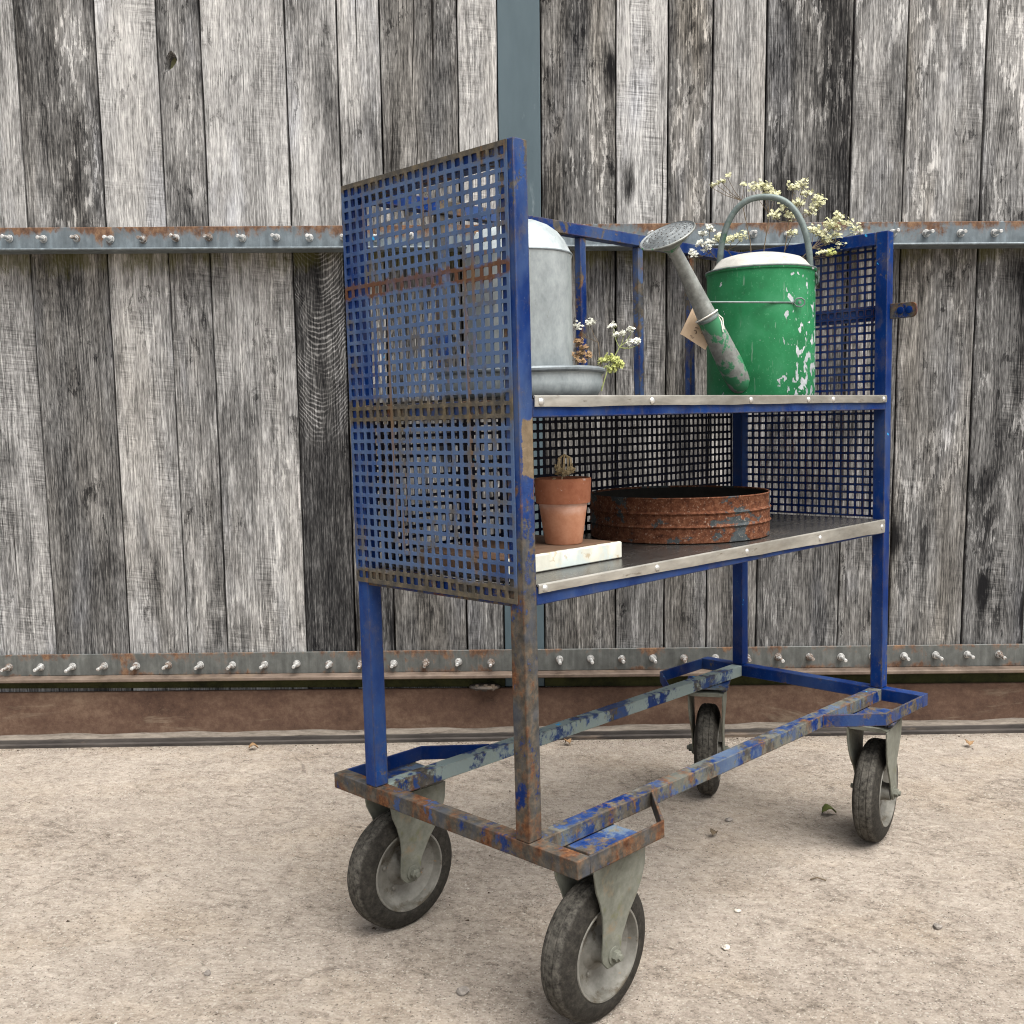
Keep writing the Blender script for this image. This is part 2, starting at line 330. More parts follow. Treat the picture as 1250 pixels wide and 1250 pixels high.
def mat_pot(name, c0, c1, bloom):
    k = NT(name); v = k.co(); z = k.sep(v)[2]
    a = k.noise(v, 30, 6, 0.6); b = k.noise(v, 150, 4, 0.7)
    col = k.ramp(k.add(k.mul(a, 0.7), k.mul(b, 0.3)), [(0.34, c0), (0.66, c1)])
    if bloom:   # lime bloom in a band just under the rim
        bl = k.mul(k.step(k.add(z, k.mul(a, 0.035)), 0.070, 0.098), k.step(k.noise(v, (20, 20, 60), 4), 0.3, 0.6))
        col = k.mix(k.mul(bl, 0.6), col, (0.60, 0.47, 0.42))
    else:
        col = k.mix(k.mul(k.step(k.noise(v, 70, 5, 0.7), 0.63, 0.68), 0.5), col, (0.65, 0.55, 0.5))
    k.bump(k.add(a, k.mul(b, 0.5)), 0.2, 0.001)
    return k.out(col, 0.85, 0, 0.2)

M = {}
M['wood'] = mat_wood()
M['paint'] = mat_paint()
M['ground'] = mat_ground()
M['rust'] = mat_rust('rusty_channel_steel', (0.105, 0.064, 0.046), (0.18, 0.122, 0.086), (0.055, 0.033, 0.025), pat=(0.23, 0.18, 0.13))
M['rail_hi'] = mat_rail('blue_grey_rail_steel', (0.135, 0.160, 0.175), 3.2, 0.020)
M['rail_lo'] = mat_rail('rusting_rail_steel', (0.105, 0.110, 0.104), 2.4, -0.012, True)
M['lip'] = mat_simple('pale_worn_lip_steel', (0.070, 0.050, 0.038), (0.19, 0.145, 0.115), 14, 0.6, 0.0, 0.2, [(9, 0.52, 0.66, (0.16, 0.12, 0.085), 0.7)])
M['post'] = mat_simple('blue_grey_post_paint', (0.055, 0.080, 0.094), (0.082, 0.115, 0.132), 10, 0.55, 0, 0.08,
                       [(7, 0.62, 0.70, (0.26, 0.30, 0.32), 0.5), (23, 0.66, 0.72, (0.20, 0.23, 0.24), 0.6)], (1, 1, 0.25))
M['dark'] = mat_simple('near_black_matte', (0.010, 0.009, 0.008), (0.03, 0.027, 0.023), 30, 0.95)
M['moss'] = mat_simple('mossy_timber', (0.010, 0.011, 0.005), (0.050, 0.052, 0.018), 26, 0.95, 0, 0.5)
M['moss_light'] = mat_simple('pale_mossy_timber', (0.07, 0.075, 0.03), (0.30, 0.30, 0.17), 30, 0.95, 0, 0.5)
def mat_bolt():
    k = NT('weathered_bolt_zinc'); v = k.vadd(k.co(), k.vmul(k.vec(k.rnd(), k.rnd(), k.rnd()), (31.0, 17.0, 53.0)))
    a = k.noise(v, 70, 5, 0.65); y = k.sep(k.co())[1]
    col = k.ramp(a, [(0.32, (0.28, 0.275, 0.265)), (0.62, (0.60, 0.60, 0.585))])
    nut = k.step(y, -0.016, -0.012)
    col = k.mix(k.mul(nut, 0.25), col, (0.10, 0.10, 0.095))
    m = k.step(k.add(k.noise(v, 45, 5, 0.7), k.mul(k.step(k.rnd(), 0.45, 1.0), 0.20)), 0.60, 0.70)
    col = k.mix(k.mul(m, 0.8), col, (0.105, 0.060, 0.034))
    k.bump(a, 0.2, 0.001)
    return k.out(col, k.add(0.36, k.mul(m, 0.4)), k.mul(k.sub(1.0, m), 0.35), 0.3)
M['bolt'] = mat_bolt()
M['zinc'] = mat_simple('bright_zinc', (0.45, 0.45, 0.43), (0.74, 0.74, 0.72), 90, 0.38, 0.75, 0.1, [(60, 0.60, 0.70, (0.30, 0.24, 0.18), 0.6)])
M['fork'] = mat_simple('stained_zinc_fork', (0.075, 0.077, 0.060), (0.215, 0.218, 0.184), 22, 0.65, 0.1, 0.15,
                       [(30, 0.58, 0.72, (0.12, 0.12, 0.05), 0.55), (11, 0.60, 0.70, (0.24, 0.15, 0.075), 0.45)])
M['rim'] = mat_simple('zinc_wheel_disc', (0.085, 0.081, 0.068), (0.225, 0.218, 0.196), 26, 0.58, 0.2, 0.15,
                      [(25, 0.52, 0.66, (0.060, 0.047, 0.030), 0.8), (40, 0.64, 0.72, (0.30, 0.17, 0.07), 0.6)])
M['tyre'] = mat_tyre()
M['galv'] = mat_simple('galvanised_sheet', (0.215, 0.245, 0.255), (0.395, 0.435, 0.445), 55, 0.52, 0.22, 0.06,
                       [(13, 0.58, 0.72, (0.46, 0.49, 0.49), 0.5), (50, 0.66, 0.72, (0.20, 0.22, 0.21), 0.5)], (1, 1, 0.6))
M['galv_dark'] = mat_simple('galvanised_bead', (0.10, 0.118, 0.128), (0.235, 0.26, 0.275), 50, 0.5, 0.3, 0.1)
M['dome'] = mat_simple('weathered_white_lid', (0.25, 0.24, 0.22), (0.43, 0.415, 0.385), 45, 0.75, 0.0, 0.15,
                       [(35, 0.58, 0.68, (0.22, 0.205, 0.18), 0.6)])
M['handle'] = mat_simple('worn_grey_handle', (0.055, 0.078, 0.072), (0.19, 0.225, 0.22), 30, 0.5, 0.2, 0.1, [(14, 0.54, 0.64, (0.018, 0.085, 0.042), 0.7)])
M['rose'] = mat_simple('tarnished_zinc_rose', (0.060, 0.068, 0.072), (0.21, 0.225, 0.23), 60, 0.5, 0.3, 0.25, [(45, 0.56, 0.66, (0.34, 0.37, 0.375), 0.7)])
M['can'] = mat_can_green(); M['spout'] = mat_spout(); M['riddle'] = mat_riddle()
M['shelf'] = mat_simple('dark_oily_sheet', (0.045, 0.043, 0.041), (0.110, 0.105, 0.100), 16, 0.26, 0.6, 0.08,
                        [(9, 0.52, 0.70, (0.20, 0.17, 0.14), 0.5), (70, 0.64, 0.70, (0.28, 0.25, 0.21), 0.4)], (0.35, 1, 1))
M['shelf_lip'] = mat_simple('bright_shelf_lip', (0.17, 0.162, 0.14), (0.56, 0.54, 0.49), 20, 0.38, 0.6, 0.1,
                            [(11, 0.52, 0.66, (0.26, 0.235, 0.195), 0.7), (60, 0.62, 0.70, (0.12, 0.09, 0.06), 0.6)], (0.3, 1, 1))
M['pot_rim'] = mat_pot('terracotta_rim', (0.26, 0.092, 0.048), (0.40, 0.165, 0.092), False)
M['pot'] = mat_pot('terracotta_body', (0.40, 0.175, 0.098), (0.54, 0.275, 0.17), True)
M['soil'] = mat_simple('dry_soil', (0.025, 0.016, 0.011), (0.075, 0.05, 0.035), 90, 0.95, 0, 0.8)
M['block_paint'] = mat_simple('flaking_cream_paint', (0.52, 0.52, 0.44), (0.66, 0.65, 0.57), 24, 0.7, 0, 0.3,
                              [(9, 0.50, 0.58, (0.50, 0.57, 0.56), 0.8), (28, 0.60, 0.66, (0.40, 0.30, 0.18), 0.7)], (1, 1, 1))
M['block_top'] = mat_simple('bare_brown_timber', (0.10, 0.055, 0.032), (0.27, 0.175, 0.12), 22, 0.7, 0, 0.3, [(18, 0.60, 0.68, (0.36, 0.29, 0.22), 0.6)], (0.2, 1, 1))
M['card'] = mat_simple('buff_card', (0.44, 0.32, 0.21), (0.58, 0.44, 0.31), 30, 0.85, 0, 0.05)
M['ink'] = mat_simple('brown_ink', (0.03, 0.02, 0.015), (0.05, 0.032, 0.022), 60, 0.8)
M['string'] = mat_simple('white_string', (0.55, 0.53, 0.47), (0.75, 0.73, 0.67), 200, 0.9)
M['petal'] = mat_simple('cream_petal', (0.44, 0.44, 0.24), (0.62, 0.61, 0.42), 60, 0.7)
M['petal_white'] = mat_simple('white_petal', (0.55, 0.55, 0.47), (0.70, 0.70, 0.63), 60, 0.7)
M['petal_green'] = mat_simple('lime_petal', (0.26, 0.29, 0.075), (0.46, 0.48, 0.18), 60, 0.7)
M['stem'] = mat_simple('brown_stem', (0.06, 0.045, 0.03), (0.16, 0.12, 0.075), 60, 0.8)
M['stem_green'] = mat_simple('green_stem', (0.13, 0.16, 0.05), (0.26, 0.28, 0.11), 60, 0.8)
M['dry'] = mat_simple('dried_flower', (0.55, 0.41, 0.22), (0.78, 0.64, 0.40), 90, 0.85)
M['dead'] = mat_simple('withered_leaf', (0.14, 0.075, 0.035), (0.36, 0.24, 0.13), 60, 0.85)
M['leaf'] = mat_simple('olive_leaf', (0.045, 0.06, 0.012), (0.11, 0.12, 0.035), 60, 0.7)
M['stone'] = mat_simple('grey_stone', (0.10, 0.09, 0.08), (0.30, 0.27, 0.24), 80, 0.9, 0, 0.6)
M['stone_pale'] = mat_simple('pale_stone', (0.36, 0.32, 0.27), (0.60, 0.55, 0.48), 80, 0.9, 0, 0.6)
M['track'] = mat_simple('dark_track_steel', (0.022, 0.019, 0.018), (0.085, 0.074, 0.065), 30, 0.75, 0.1, 0.3, [(14, 0.56, 0.66, (0.20, 0.15, 0.11), 0.6)], (0.25, 1, 1))
M['sill'] = mat_simple('pale_worn_concrete', (0.07, 0.059, 0.048), (0.25, 0.218, 0.183), 45, 0.92, 0, 0.6, [(20, 0.62, 0.68, (0.07, 0.055, 0.045), 0.8)], (0.5, 1, 1), 0.2, 0.004)

# ------------------------------------------------------------------ mesh helpers
class MB:
    def __init__(self): self.v = []; self.f = []
    def add(self, vs, fs):
        o = len(self.v); self.v += [tuple(x) for x in vs]; self.f += [tuple(i + o for i in f) for f in fs]; return self
    def box(self, x0, x1, y0, y1, z0, z1):
        vs = [(x0, y0, z0), (x1, y0, z0), (x1, y1, z0), (x0, y1, z0), (x0, y0, z1), (x1, y0, z1), (x1, y1, z1), (x0, y1, z1)]
        return self.add(vs, [(0, 3, 2, 1), (4, 5, 6, 7), (0, 1, 5, 4), (1, 2, 6, 5), (2, 3, 7, 6), (3, 0, 4, 7)])
    def prism(self, poly, axis, a, b):
        """extrude a 2-D polygon along axis ('x','y','z') from a to b"""
        def p(u, w, t): return {'x': (t, u, w), 'y': (u, t, w), 'z': (u, w, t)}[axis]
        n = len(poly); vs = [p(u, w, a) for u, w in poly] + [p(u, w, b) for u, w in poly]
        fs = [tuple(range(n))[::-1], tuple(range(n, 2 * n))] + [(i, (i + 1) % n, n + (i + 1) % n, n + i) for i in range(n)]
        return self.add(vs, fs)
    def tube(self, path, rad, n=10, cap=True, closed=False):
        path = [Vector(p) for p in path]; m = len(path)
        rads = rad if isinstance(rad, (list, tuple)) else [rad] * m
        prev = None; rings = []
        for i, p in enumerate(path):
            a = path[(i - 1) % m] if (i > 0 or closed) else p; b = path[(i + 1) % m] if (i < m - 1 or closed) else p
            t = (b - a).normalized()
            if prev is None: u = t.orthogonal().normalized()
            else: u = (prev - t * prev.dot(t)).normalized()
            prev = u; w = t.cross(u)
            rings.append([p + (u * math.cos(2 * math.pi * j / n) + w * math.sin(2 * math.pi * j / n)) * rads[i] for j in range(n)])
        vs = [q for r in rings for q in r]; fs = []
        for i in range(m if closed else m - 1):
            k = (i + 1) % m
            for j in range(n): fs.append((i * n + j, i * n + (j + 1) % n, k * n + (j + 1) % n, k * n + j))
        if cap and not closed: fs += [tuple(range(n))[::-1], tuple(range((m - 1) * n, m * n))]
        return self.add(vs, fs)
    def lathe(self, prof, n=40, mtx=None, a0=0.0, a1=2 * math.pi):
        """profile of (r, h) about Z, optionally transformed"""
        full = abs(a1 - a0 - 2 * math.pi) < 1e-6; vs = []; fs = []; cols = n if full else n + 1
        for r, h in prof:
            for j in range(cols):
                a = a0 + (a1 - a0) * j / n; p = Vector((r * math.cos(a), r * math.sin(a), h)); vs.append(mtx @ p if mtx else p)
        for i in range(len(prof) - 1):
            for j in range(n):
                k = (j + 1) % cols if full else j + 1
                fs.append((i * cols + j, i * cols + k, (i + 1) * cols + k, (i + 1) * cols + j))
        return self.add(vs, fs)
    def build(self, name, mat, parent=None, bevel=0.0, angle=35, seg=2, **props):
        me = bpy.data.meshes.new(name); me.from_pydata([tuple(p) for p in self.v], [], self.f); me.validate()
        bm = bmesh.new(); bm.from_mesh(me)
        bmesh.ops.remove_doubles(bm, verts=bm.verts, dist=1e-6)
        bmesh.ops.recalc_face_normals(bm, faces=bm.faces); bm.to_mesh(me); bm.free()
        me.polygons.foreach_set('use_smooth', [True] * len(me.polygons)); me.set_sharp_from_angle(angle=R(angle))
        me.materials.append(M[mat])
        o = bpy.data.objects.new(name, me); COL.objects.link(o)
        if parent: o.parent = parent
        if bevel:
            b = o.modifiers.new('bevel', 'BEVEL'); b.width = bevel; b.segments = seg; b.limit_method = 'ANGLE'; b.angle_limit = R(40); b.harden_normals = False
        for a, b in props.items(): o[a] = b
        return o

def empty(name, loc=(0, 0, 0), rotz=0.0, label=None, cat=None, group=None):
    o = bpy.data.objects.new(name, None); COL.objects.link(o); o.empty_display_size = 0.1
    o.location = loc; o.rotation_euler = (0, 0, rotz)
    if label: o['label'] = label
    if cat: o['category'] = cat
    if group: o['group'] = group
    return o
def tag(o, label, cat, group=None):
    o['label'] = label; o['category'] = cat
    if group: o['group'] = group
    return o
def frame_to(p, axis):
    """matrix that puts local Z along axis at p"""
    return Matrix.Translation(Vector(p)) @ Vector(axis).to_track_quat('Z', 'Y').to_matrix().to_4x4()

# ------------------------------------------------------------------ setting: ground, sill, track
g = MB().add([(-60, -60, 0), (60, -60, 0), (60, 60, 0), (-60, 60, 0)], [(0, 1, 2, 3)]).build('ground', 'ground'); g['kind'] = 'structure'
s = MB()
xs = [-4.5 + 0.06 * i for i in range(151)]
for a, b in zip(xs[:-1], xs[1:]):
    h0 = 0.021 + 0.004 * math.sin(a * 23.1) * math.sin(a * 7.3); h1 = 0.021 + 0.004 * math.sin(b * 23.1) * math.sin(b * 7.3)
    e0 = 1.681 + 0.004 * math.sin(a * 31); e1 = 1.681 + 0.004 * math.sin(b * 31)
    s.add([(a, e0, -0.02), (b, e1, -0.02), (b, e1, h1 - .002), (a, e0, h0 - .002), (a, 1.80, h0), (b, 1.80, h1)], [(0, 1, 2, 3), (3, 2, 5, 4)])
s = s.build('concrete_sill', 'sill'); s['kind'] = 'structure'
t = MB().prism([(1.652, -0.02), (1.652, 0.010), (1.656, 0.013), (1.662, 0.013), (1.664, 0.007), (1.670, 0.007), (1.672, 0.021), (1.679, 0.021), (1.679, -0.02)], 'x', -4.5, 4.5)
t = t.build('door_track', 'track', bevel=0.0015); t['kind'] = 'structure'

# ------------------------------------------------------------------ the plank door (local x along, y depth, z up)
DOOR = empty('barn_door', label='weathered grey plank barn door with two bolted steel rails and blue grey post', cat='door')
DOOR.matrix_world = Matrix(((0.9999125, 0.0, 0.0132273, 0.0), (0.0002151, 0.9998677, -0.0162617, 1.652),
                            (-0.0132256, 0.0162631, 0.9997803, 0.0), (0, 0, 0, 1)))
MB().box(-4.12, 4.12, 0.150, 0.175, 0.05, 3.4).build('light_block_board', 'dark', DOOR)  # dark sheet added behind the planks to stop light through the gaps

def plank(x0, x1, z0, z1, tone, warm=0.3, stain=0.4, saw=0.4, rings=0.0, flake=0.5, hole=None):
    xc = (x0 + x1) / 2; hw = (x1 - x0) / 2 - random.uniform(0.0015, 0.0034)
    y0 = 0.110 + random.uniform(-0.003, 0.004); ch = 0.0022
    n = max(6, int((z1 - z0) / 0.11)); L = []; Rr = []
    for i in range(n + 1):
        z = (z1 - z0) * i / n
        L.append((-hw + random.uniform(-0.0012, 0.0014), z)); Rr.append((hw + random.uniform(-0.0014, 0.0012), z))
    m = MB()
    if hole:
        bm = bmesh.new(); hx, hz, ha, hb = hole; hx -= xc; hz -= z0
        loop = [(x + ch, z) for x, z in L] + [(x - ch, z) for x, z in reversed(Rr)]
        hl = []
        for i in range(22):
            a = 2 * math.pi * i / 22; r = 1 + 0.14 * math.sin(3 * a + 1) + 0.06 * math.sin(7 * a)
            ex, ez = ha * r * math.cos(a), hb * r * math.sin(a); hl.append((hx + ex * .9 + ez * .35, hz + ez * .95 - ex * .2))
        def ring(pts):
            vv = [bm.verts.new((x, y0, z)) for x, z in pts]
            return [bm.edges.new((vv[i], vv[(i + 1) % len(vv)])) for i in range(len(vv))]
        ed = ring(loop) + ring(hl); bmesh.ops.triangle_fill(bm, use_beauty=True, edges=ed)
        bm.verts.index_update()
        m.add([v.co[:] for v in bm.verts], [tuple(v.index for v in f.verts) for f in bm.faces]); bm.free()
        k = len(hl); mid = (sum(p[0] for p in hl) / k, sum(p[1] for p in hl) / k)
        ins = [(mid[0] + (x - mid[0]) * .62, mid[1] + (z - mid[1]) * .62) for x, z in hl]
        m.add([(x, y0, z) for x, z in hl] + [(x, y0 + 0.035, z) for x, z in ins], [(i, (i + 1) % k, k + (i + 1) % k, k + i) for i in range(k)])
    for i in range(n):
        (a, za), (b, zb) = L[i], L[i + 1]; (c, zc), (d, zd) = Rr[i], Rr[i + 1]
        if not hole: m.add([(a + ch, y0, za), (c - ch, y0, zc), (d - ch, y0, zd), (b + ch, y0, zb)], [(0, 1, 2, 3)])
        m.add([(a + ch, y0, za), (b + ch, y0, zb), (b, y0 + ch, zb), (a, y0 + ch, za), (a, y0 + .032, za), (b, y0 + .032, zb)], [(0, 1, 2, 3), (3, 2, 5, 4)])
        m.add([(c - ch, y0, zc), (d - ch, y0, zd), (d, y0 + ch, zd), (c, y0 + ch, zc), (c, y0 + .032, zc), (d, y0 + .032, zd)], [(0, 1, 2, 3), (3, 2, 5, 4)])
    for i, z in ((0, 0), (n, z1 - z0)):
        m.add([(L[i][0], y0 + ch, z), (Rr[i][0], y0 + ch, z), (Rr[i][0], y0 + .032, z), (L[i][0], y0 + .032, z)], [(0, 1, 2, 3)])
    o = m.build('plank', 'wood', DOOR, tone=tone, warm=warm, stain=stain, saw=saw, rings=rings, flake=flake)
    o.location = (xc, 0, z0)
    return o
# seam positions, then (tone, warm, stain, saw, rings, flake) for the upper and the lower board
SEAM_L = [-4.12, -3.88, -3.65, -3.40, -3.18, -2.95, -2.72, -2.5, -2.27, -2.04, -1.82, -1.600, -1.352, -1.157, -1.024, -0.759, -0.596, -0.465, -0.225, -0.1015]
SEAM_R = [0.030, 0.263, 0.423, 0.560, 0.724, 0.988, 1.152, 1.390, 1.587, 1.80, 2.02, 2.25, 2.47, 2.70, 2.95, 3.18, 3.42, 3.66, 3.88, 4.12]
UP_L = [(.5, .3, .4, .4, 0, .5)] * 10 + [(.60, .1, .2, .5, 0, .5), (.52, .35, .70, .3, 0, .9), (.68, .15, .05, .8, 0, .3), (.52, .15, .5, .2, 0, .5), (.66, .15, .15, .5, 0, .3),
        (.66, .1, .45, .3, 0, .4), (.68, .15, .40, .3, 0, .3), (.43, .4, .25, .3, 0, .7), (.70, .25, .15, .7, 0, .3)]
LO_L = [(.5, .3, .4, .4, 0, .5)] * 10 + [(.56, .1, .25, .9, 0, .4), (.36, .4, .2, .2, 0.12, .3), (.60, .35, .2, .8, 0, .5), (.52, .3, .3, .6, 0, .4), (.60, .25, .3, .7, 0, .5),
        (.20, .10, .0, .1, 1.0, .1), (.42, .5, .4, .3, 0, .7), (.36, .5, .3, .3, 0, .3), (.42, .3, .3, .4, 0, .4)]
UP_R = [(.50, .6, .55, .4, 0, .9), (.68, .1, .1, 1.0, 0, .3), (.43, .9, .3, .3, 0, .8), (.60, .3, .2, .4, 0, .3), (.44, .3, .55, .4, 0, 1.0),
        (.58, .15, .55, .4, 0, .8), (.52, .75, .35, .5, 0, .8), (.56, .15, .45, .5, 0, .9)] + [(.5, .3, .4, .4, 0, .5)] * 11
LO_R = [(.39, .6, .35, .4, 0, .4), (.46, .4, .2, .8, 0, .4), (.39, .6, .35, .3, 0, .5), (.45, .5, .25, .3, 0, .4), (.37, .25, .3, .5, 0, .5),
        (.42, .3, .25, .5, 0, .5), (.45, .6, .3, .5, 0, .7), (.37, .05, .4, .7, 0, .9)] + [(.5, .3, .4, .4, 0, .5)] * 11
for seams, ups, los in ((SEAM_L, UP_L, LO_L), (SEAM_R, UP_R, LO_R)):
    for i in range(len(seams) - 1):
        a, b = seams[i], seams[i + 1]
        hole = (-1.118, 2.147, 0.018, 0.031) if abs(a + 1.157) < .001 else None
        plank(a, b, 1.602, 3.05, *ups[i], hole=hole)
        plank(a + random.uniform(-.004, .004) * 0, b, 0.120, 1.599, *los[i])
MB().box(-1.17, -1.06, 0.143, 0.149, 2.09, 2.21).build('mossy_board', 'moss_light', DOOR)
MB().box(-0.1005, 0.0290, 0.107, 0.149, 0.150, 3.05).build('post', 'post', DOOR, bevel=0.002)
for a, b in ((-4.1, -0.1025), (0.031, 4.1)):
    MB().box(a, b, 0.104, 0.1065, 0.151, 0.196).build('mossy_board', 'moss', DOOR)

def rail(z_mid, hgt, leg, leg_t, slope, mat, leg_mat):
    h = hgt / 2
    o = MB().box(-4.12, 4.12, 0.096, 0.1035, -h + leg_t, h).build('rail', mat, DOOR, bevel=0.002)
    o.location = (0, 0, z_mid); o.rotation_euler = (0, -slope, 0)
    MB().box(-4.12, 4.12, 0.1035 - leg, 0.1035, -h, -h + leg_t - .0002).build('ledge', leg_mat, o, bevel=0.0028)
    return o
RAIL_U = rail(1.5955, 0.082, 0.086, 0.0075, -0.0088, 'rail_hi', 'rail_hi')
RAIL_D = rail(0.2355, 0.085, 0.052, 0.0125, 0.0060, 'rail_lo', 'lip')
def hexa(r, n=6, ph=0.3): return [(r * math.cos(ph + 2 * math.pi * i / n), r * math.sin(ph + 2 * math.pi * i / n)) for i in range(n)]
bolt = MB()
mY = Matrix(((1, 0, 0, 0), (0, 0, -1, 0), (0, 1, 0, 0), (0, 0, 0, 1)))     # local Z -> -Y (out of the wall)
bolt.lathe([(0, 0), (0.0145, 0), (0.0145, 0.0020), (0.0, 0.0020)], 18, mY)
bolt.prism(hexa(0.0122), 'y', -0.0018, -0.0130)
bolt.lathe([(0.0068, 0.0), (0.0068, 0.030), (0.0068, 0.0540), (0.0054, 0.0555), (0, 0.0555)], 12, mY)
first = None
def put_bolt(parent, x, z, L=1.0):
    global first
    if first is None: first = bolt.build('bolt', 'bolt', parent, bevel=0.0008); o = first
    else:
        o = first.copy(); COL.objects.link(o); o.parent = parent
    o.location = (x, 0.0955, z); o.scale = (0.86, L * 0.92, 0.86)
    o.rotation_euler = (random.uniform(-.06, .06), random.uniform(0, 3), random.uniform(-.05, .05))
x = -2.806
while x < 2.9:
    put_bolt(RAIL_U, x, 0.004 + random.uniform(-.003, .003), random.uniform(.75, 1.1)); x += 0.1062 + random.uniform(-.004, .004)
x = -2.829
while x < -0.12: put_bolt(RAIL_D, x, 0.002 + random.uniform(-.002, .002), random.uniform(.85, 1.1)); x += 0.1073
x = 0.079
while x < 2.9: put_bolt(RAIL_D, x, 0.008 + random.uniform(-.002, .002), random.uniform(.8, 1.1)); x += 0.1020
ch_ = MB().prism([(0.090, -0.02), (0.090, 0.147), (0.093, 0.1495), (0.1035, 0.1495), (0.1035, 0.143), (0.097, 0.142), (0.097, -0.02)], 'x', -4.12, 4.12).build('bottom_channel', 'rust', DOOR, bevel=0.001)
ch_.rotation_euler = (0, -0.0058, 0)
rb = MB().lathe([(0, 0), (0.050, 0), (0.052, 0.004), (0.047, 0.010), (0.012, 0.013), (0, 0.013)], 24, Matrix.Translation((-0.168, 0.083, 0.152)) @ Matrix.Diagonal((1, .55, 1, 1)))
for dx in (-.024, 0.004, .028): rb.lathe([(0.007, 0.0), (0.007, 0.018), (0, 0.019)], 8, Matrix.Translation((-0.168 + dx, 0.066, 0.150)))
rb.box(-0.176, -0.160, 0.062, 0.10, 0.146, 0.156).build('roller_bracket', 'track', DOOR)

# ------------------------------------------------------------------ the trolley (local x = long side, y = depth, z up)
YAW = R(46.96)
T = empty('trolley', (0, 0, 0), YAW, 'blue rust-worn steel trolley with square mesh sides and two shelves on four castors', 'trolley')
L, W, P = 1.300, 0.4300, 0.0305
ZB = 0.3460            # top of the base frame
ZT = 1.4560            # top of the posts
def bar(name, x0, x1, y0, y1, z0, z1, wear, dust=0.4, pale=0.0, bevel=0.0016, parent=None):
    return MB().box(x0, x1, y0, y1, z0, z1).build(name, 'paint', parent or T, bevel=bevel, wear=wear, dust=dust, pale=pale)
e = 0.0006
# posts
bar('post', 0, P, 0, P, ZB + e, ZT, .46, .6)['wlow'] = 0.26; bar('post', 0, P, W - P, W, ZB + e, ZT, .30, .35)
bar('post', L - P, L, 0, P, ZB + e, ZT, .40, .35); bar('post', L - P, L, W - P, W, ZB + e, ZT, .22, .2)
# base frame
BX = 0.1035
bar('end_rail', 0, P, -BX, W + BX, ZB - P, ZB, .74, .7); bar('end_rail', L - P, L, -BX, W + BX, ZB - P, ZB, .40, .3)
bar('side_rail', P + e, L - P - e, -0.0006, P, ZB - P, ZB - 0.0012, .62, .7, .18); bar('side_rail', P + e, L - P - e, W - P, W, ZB - P, ZB - 0.0012, .50, .5, .85)
# bumper straps (flat bar: out along the long side, then bent back to the side rail)
def bumper(xa, sx, ya, sy, wear, dust):
    q1, q2, tt = 0.195, 0.300, 0.005
    o = [(0.0, -BX), (q1, -BX), (q2, -0.001)]
    i_ = [(q2 - 0.0065, -0.001), (q1 - 0.003, -BX + tt), (0.0, -BX + tt)]
    pts = [(xa + sx * x, ya + sy * y) for x, y in o + i_]
    if sx * sy < 0: pts = pts[::-1]
    m = MB()
    n = len(pts); z0, z1 = ZB - P + .0005, ZB - 0.0005
    vs = [(x, y, z0) for x, y in pts] + [(x, y, z1) for x, y in pts]
    fs = [(0, 1, 4, 5), (1, 2, 3, 4), (6, 11, 10, 7), (7, 10, 9, 8)] + [(k, (k + 1) % n, n + (k + 1) % n, n + k) for k in range(n)]
    return m.add(vs, fs).build('bumper', 'paint', T, bevel=0.0012, wear=wear, dust=dust, pale=0.0)
bumper(P + .0002, 1, 0, 1, .82, .6); bumper(P + .0002, 1, W, -1, .15, .2)
bumper(L - P - .0002, -1, 0, 1, .60, .4); bumper(L - P - .0002, -1, W, -1, .25, .3)
# top rails and shelf rails
bar('top_rail', 0.0005, P, P + e, W - P - e, ZT - P, ZT - .0005, .55, .4); bar('top_rail', L - P, L - .0005, P + e, W - P - e, ZT - P, ZT - .0005, .34, .2)
bar('top_rail', P + e, L - P - e, W - 0.027, W - .0005, ZT - 0.027, ZT - .0005, .46, .5)
ZU, ZL = 1.0680, 0.7680      # shelf surfaces
for z, w in ((ZU - 0.0045, .38), (ZL - 0.0045, .26)):
    zb_ = 0.0295
    bar('shelf_rail', P + e, L - P - e, 0.0006, 0.026, z - zb_, z, w, .35); bar('shelf_rail', P + e, L - P - e, W - 0.026, W - .0006, z - zb_, z, w, .3)
    bar('shelf_rail', 0.0006, 0.026, P + e, W - P - e, z - zb_, z, .62, .6); bar('shelf_rail', L - 0.026, L - .0006, P + e, W - P - e, z - zb_, z, w, .2)
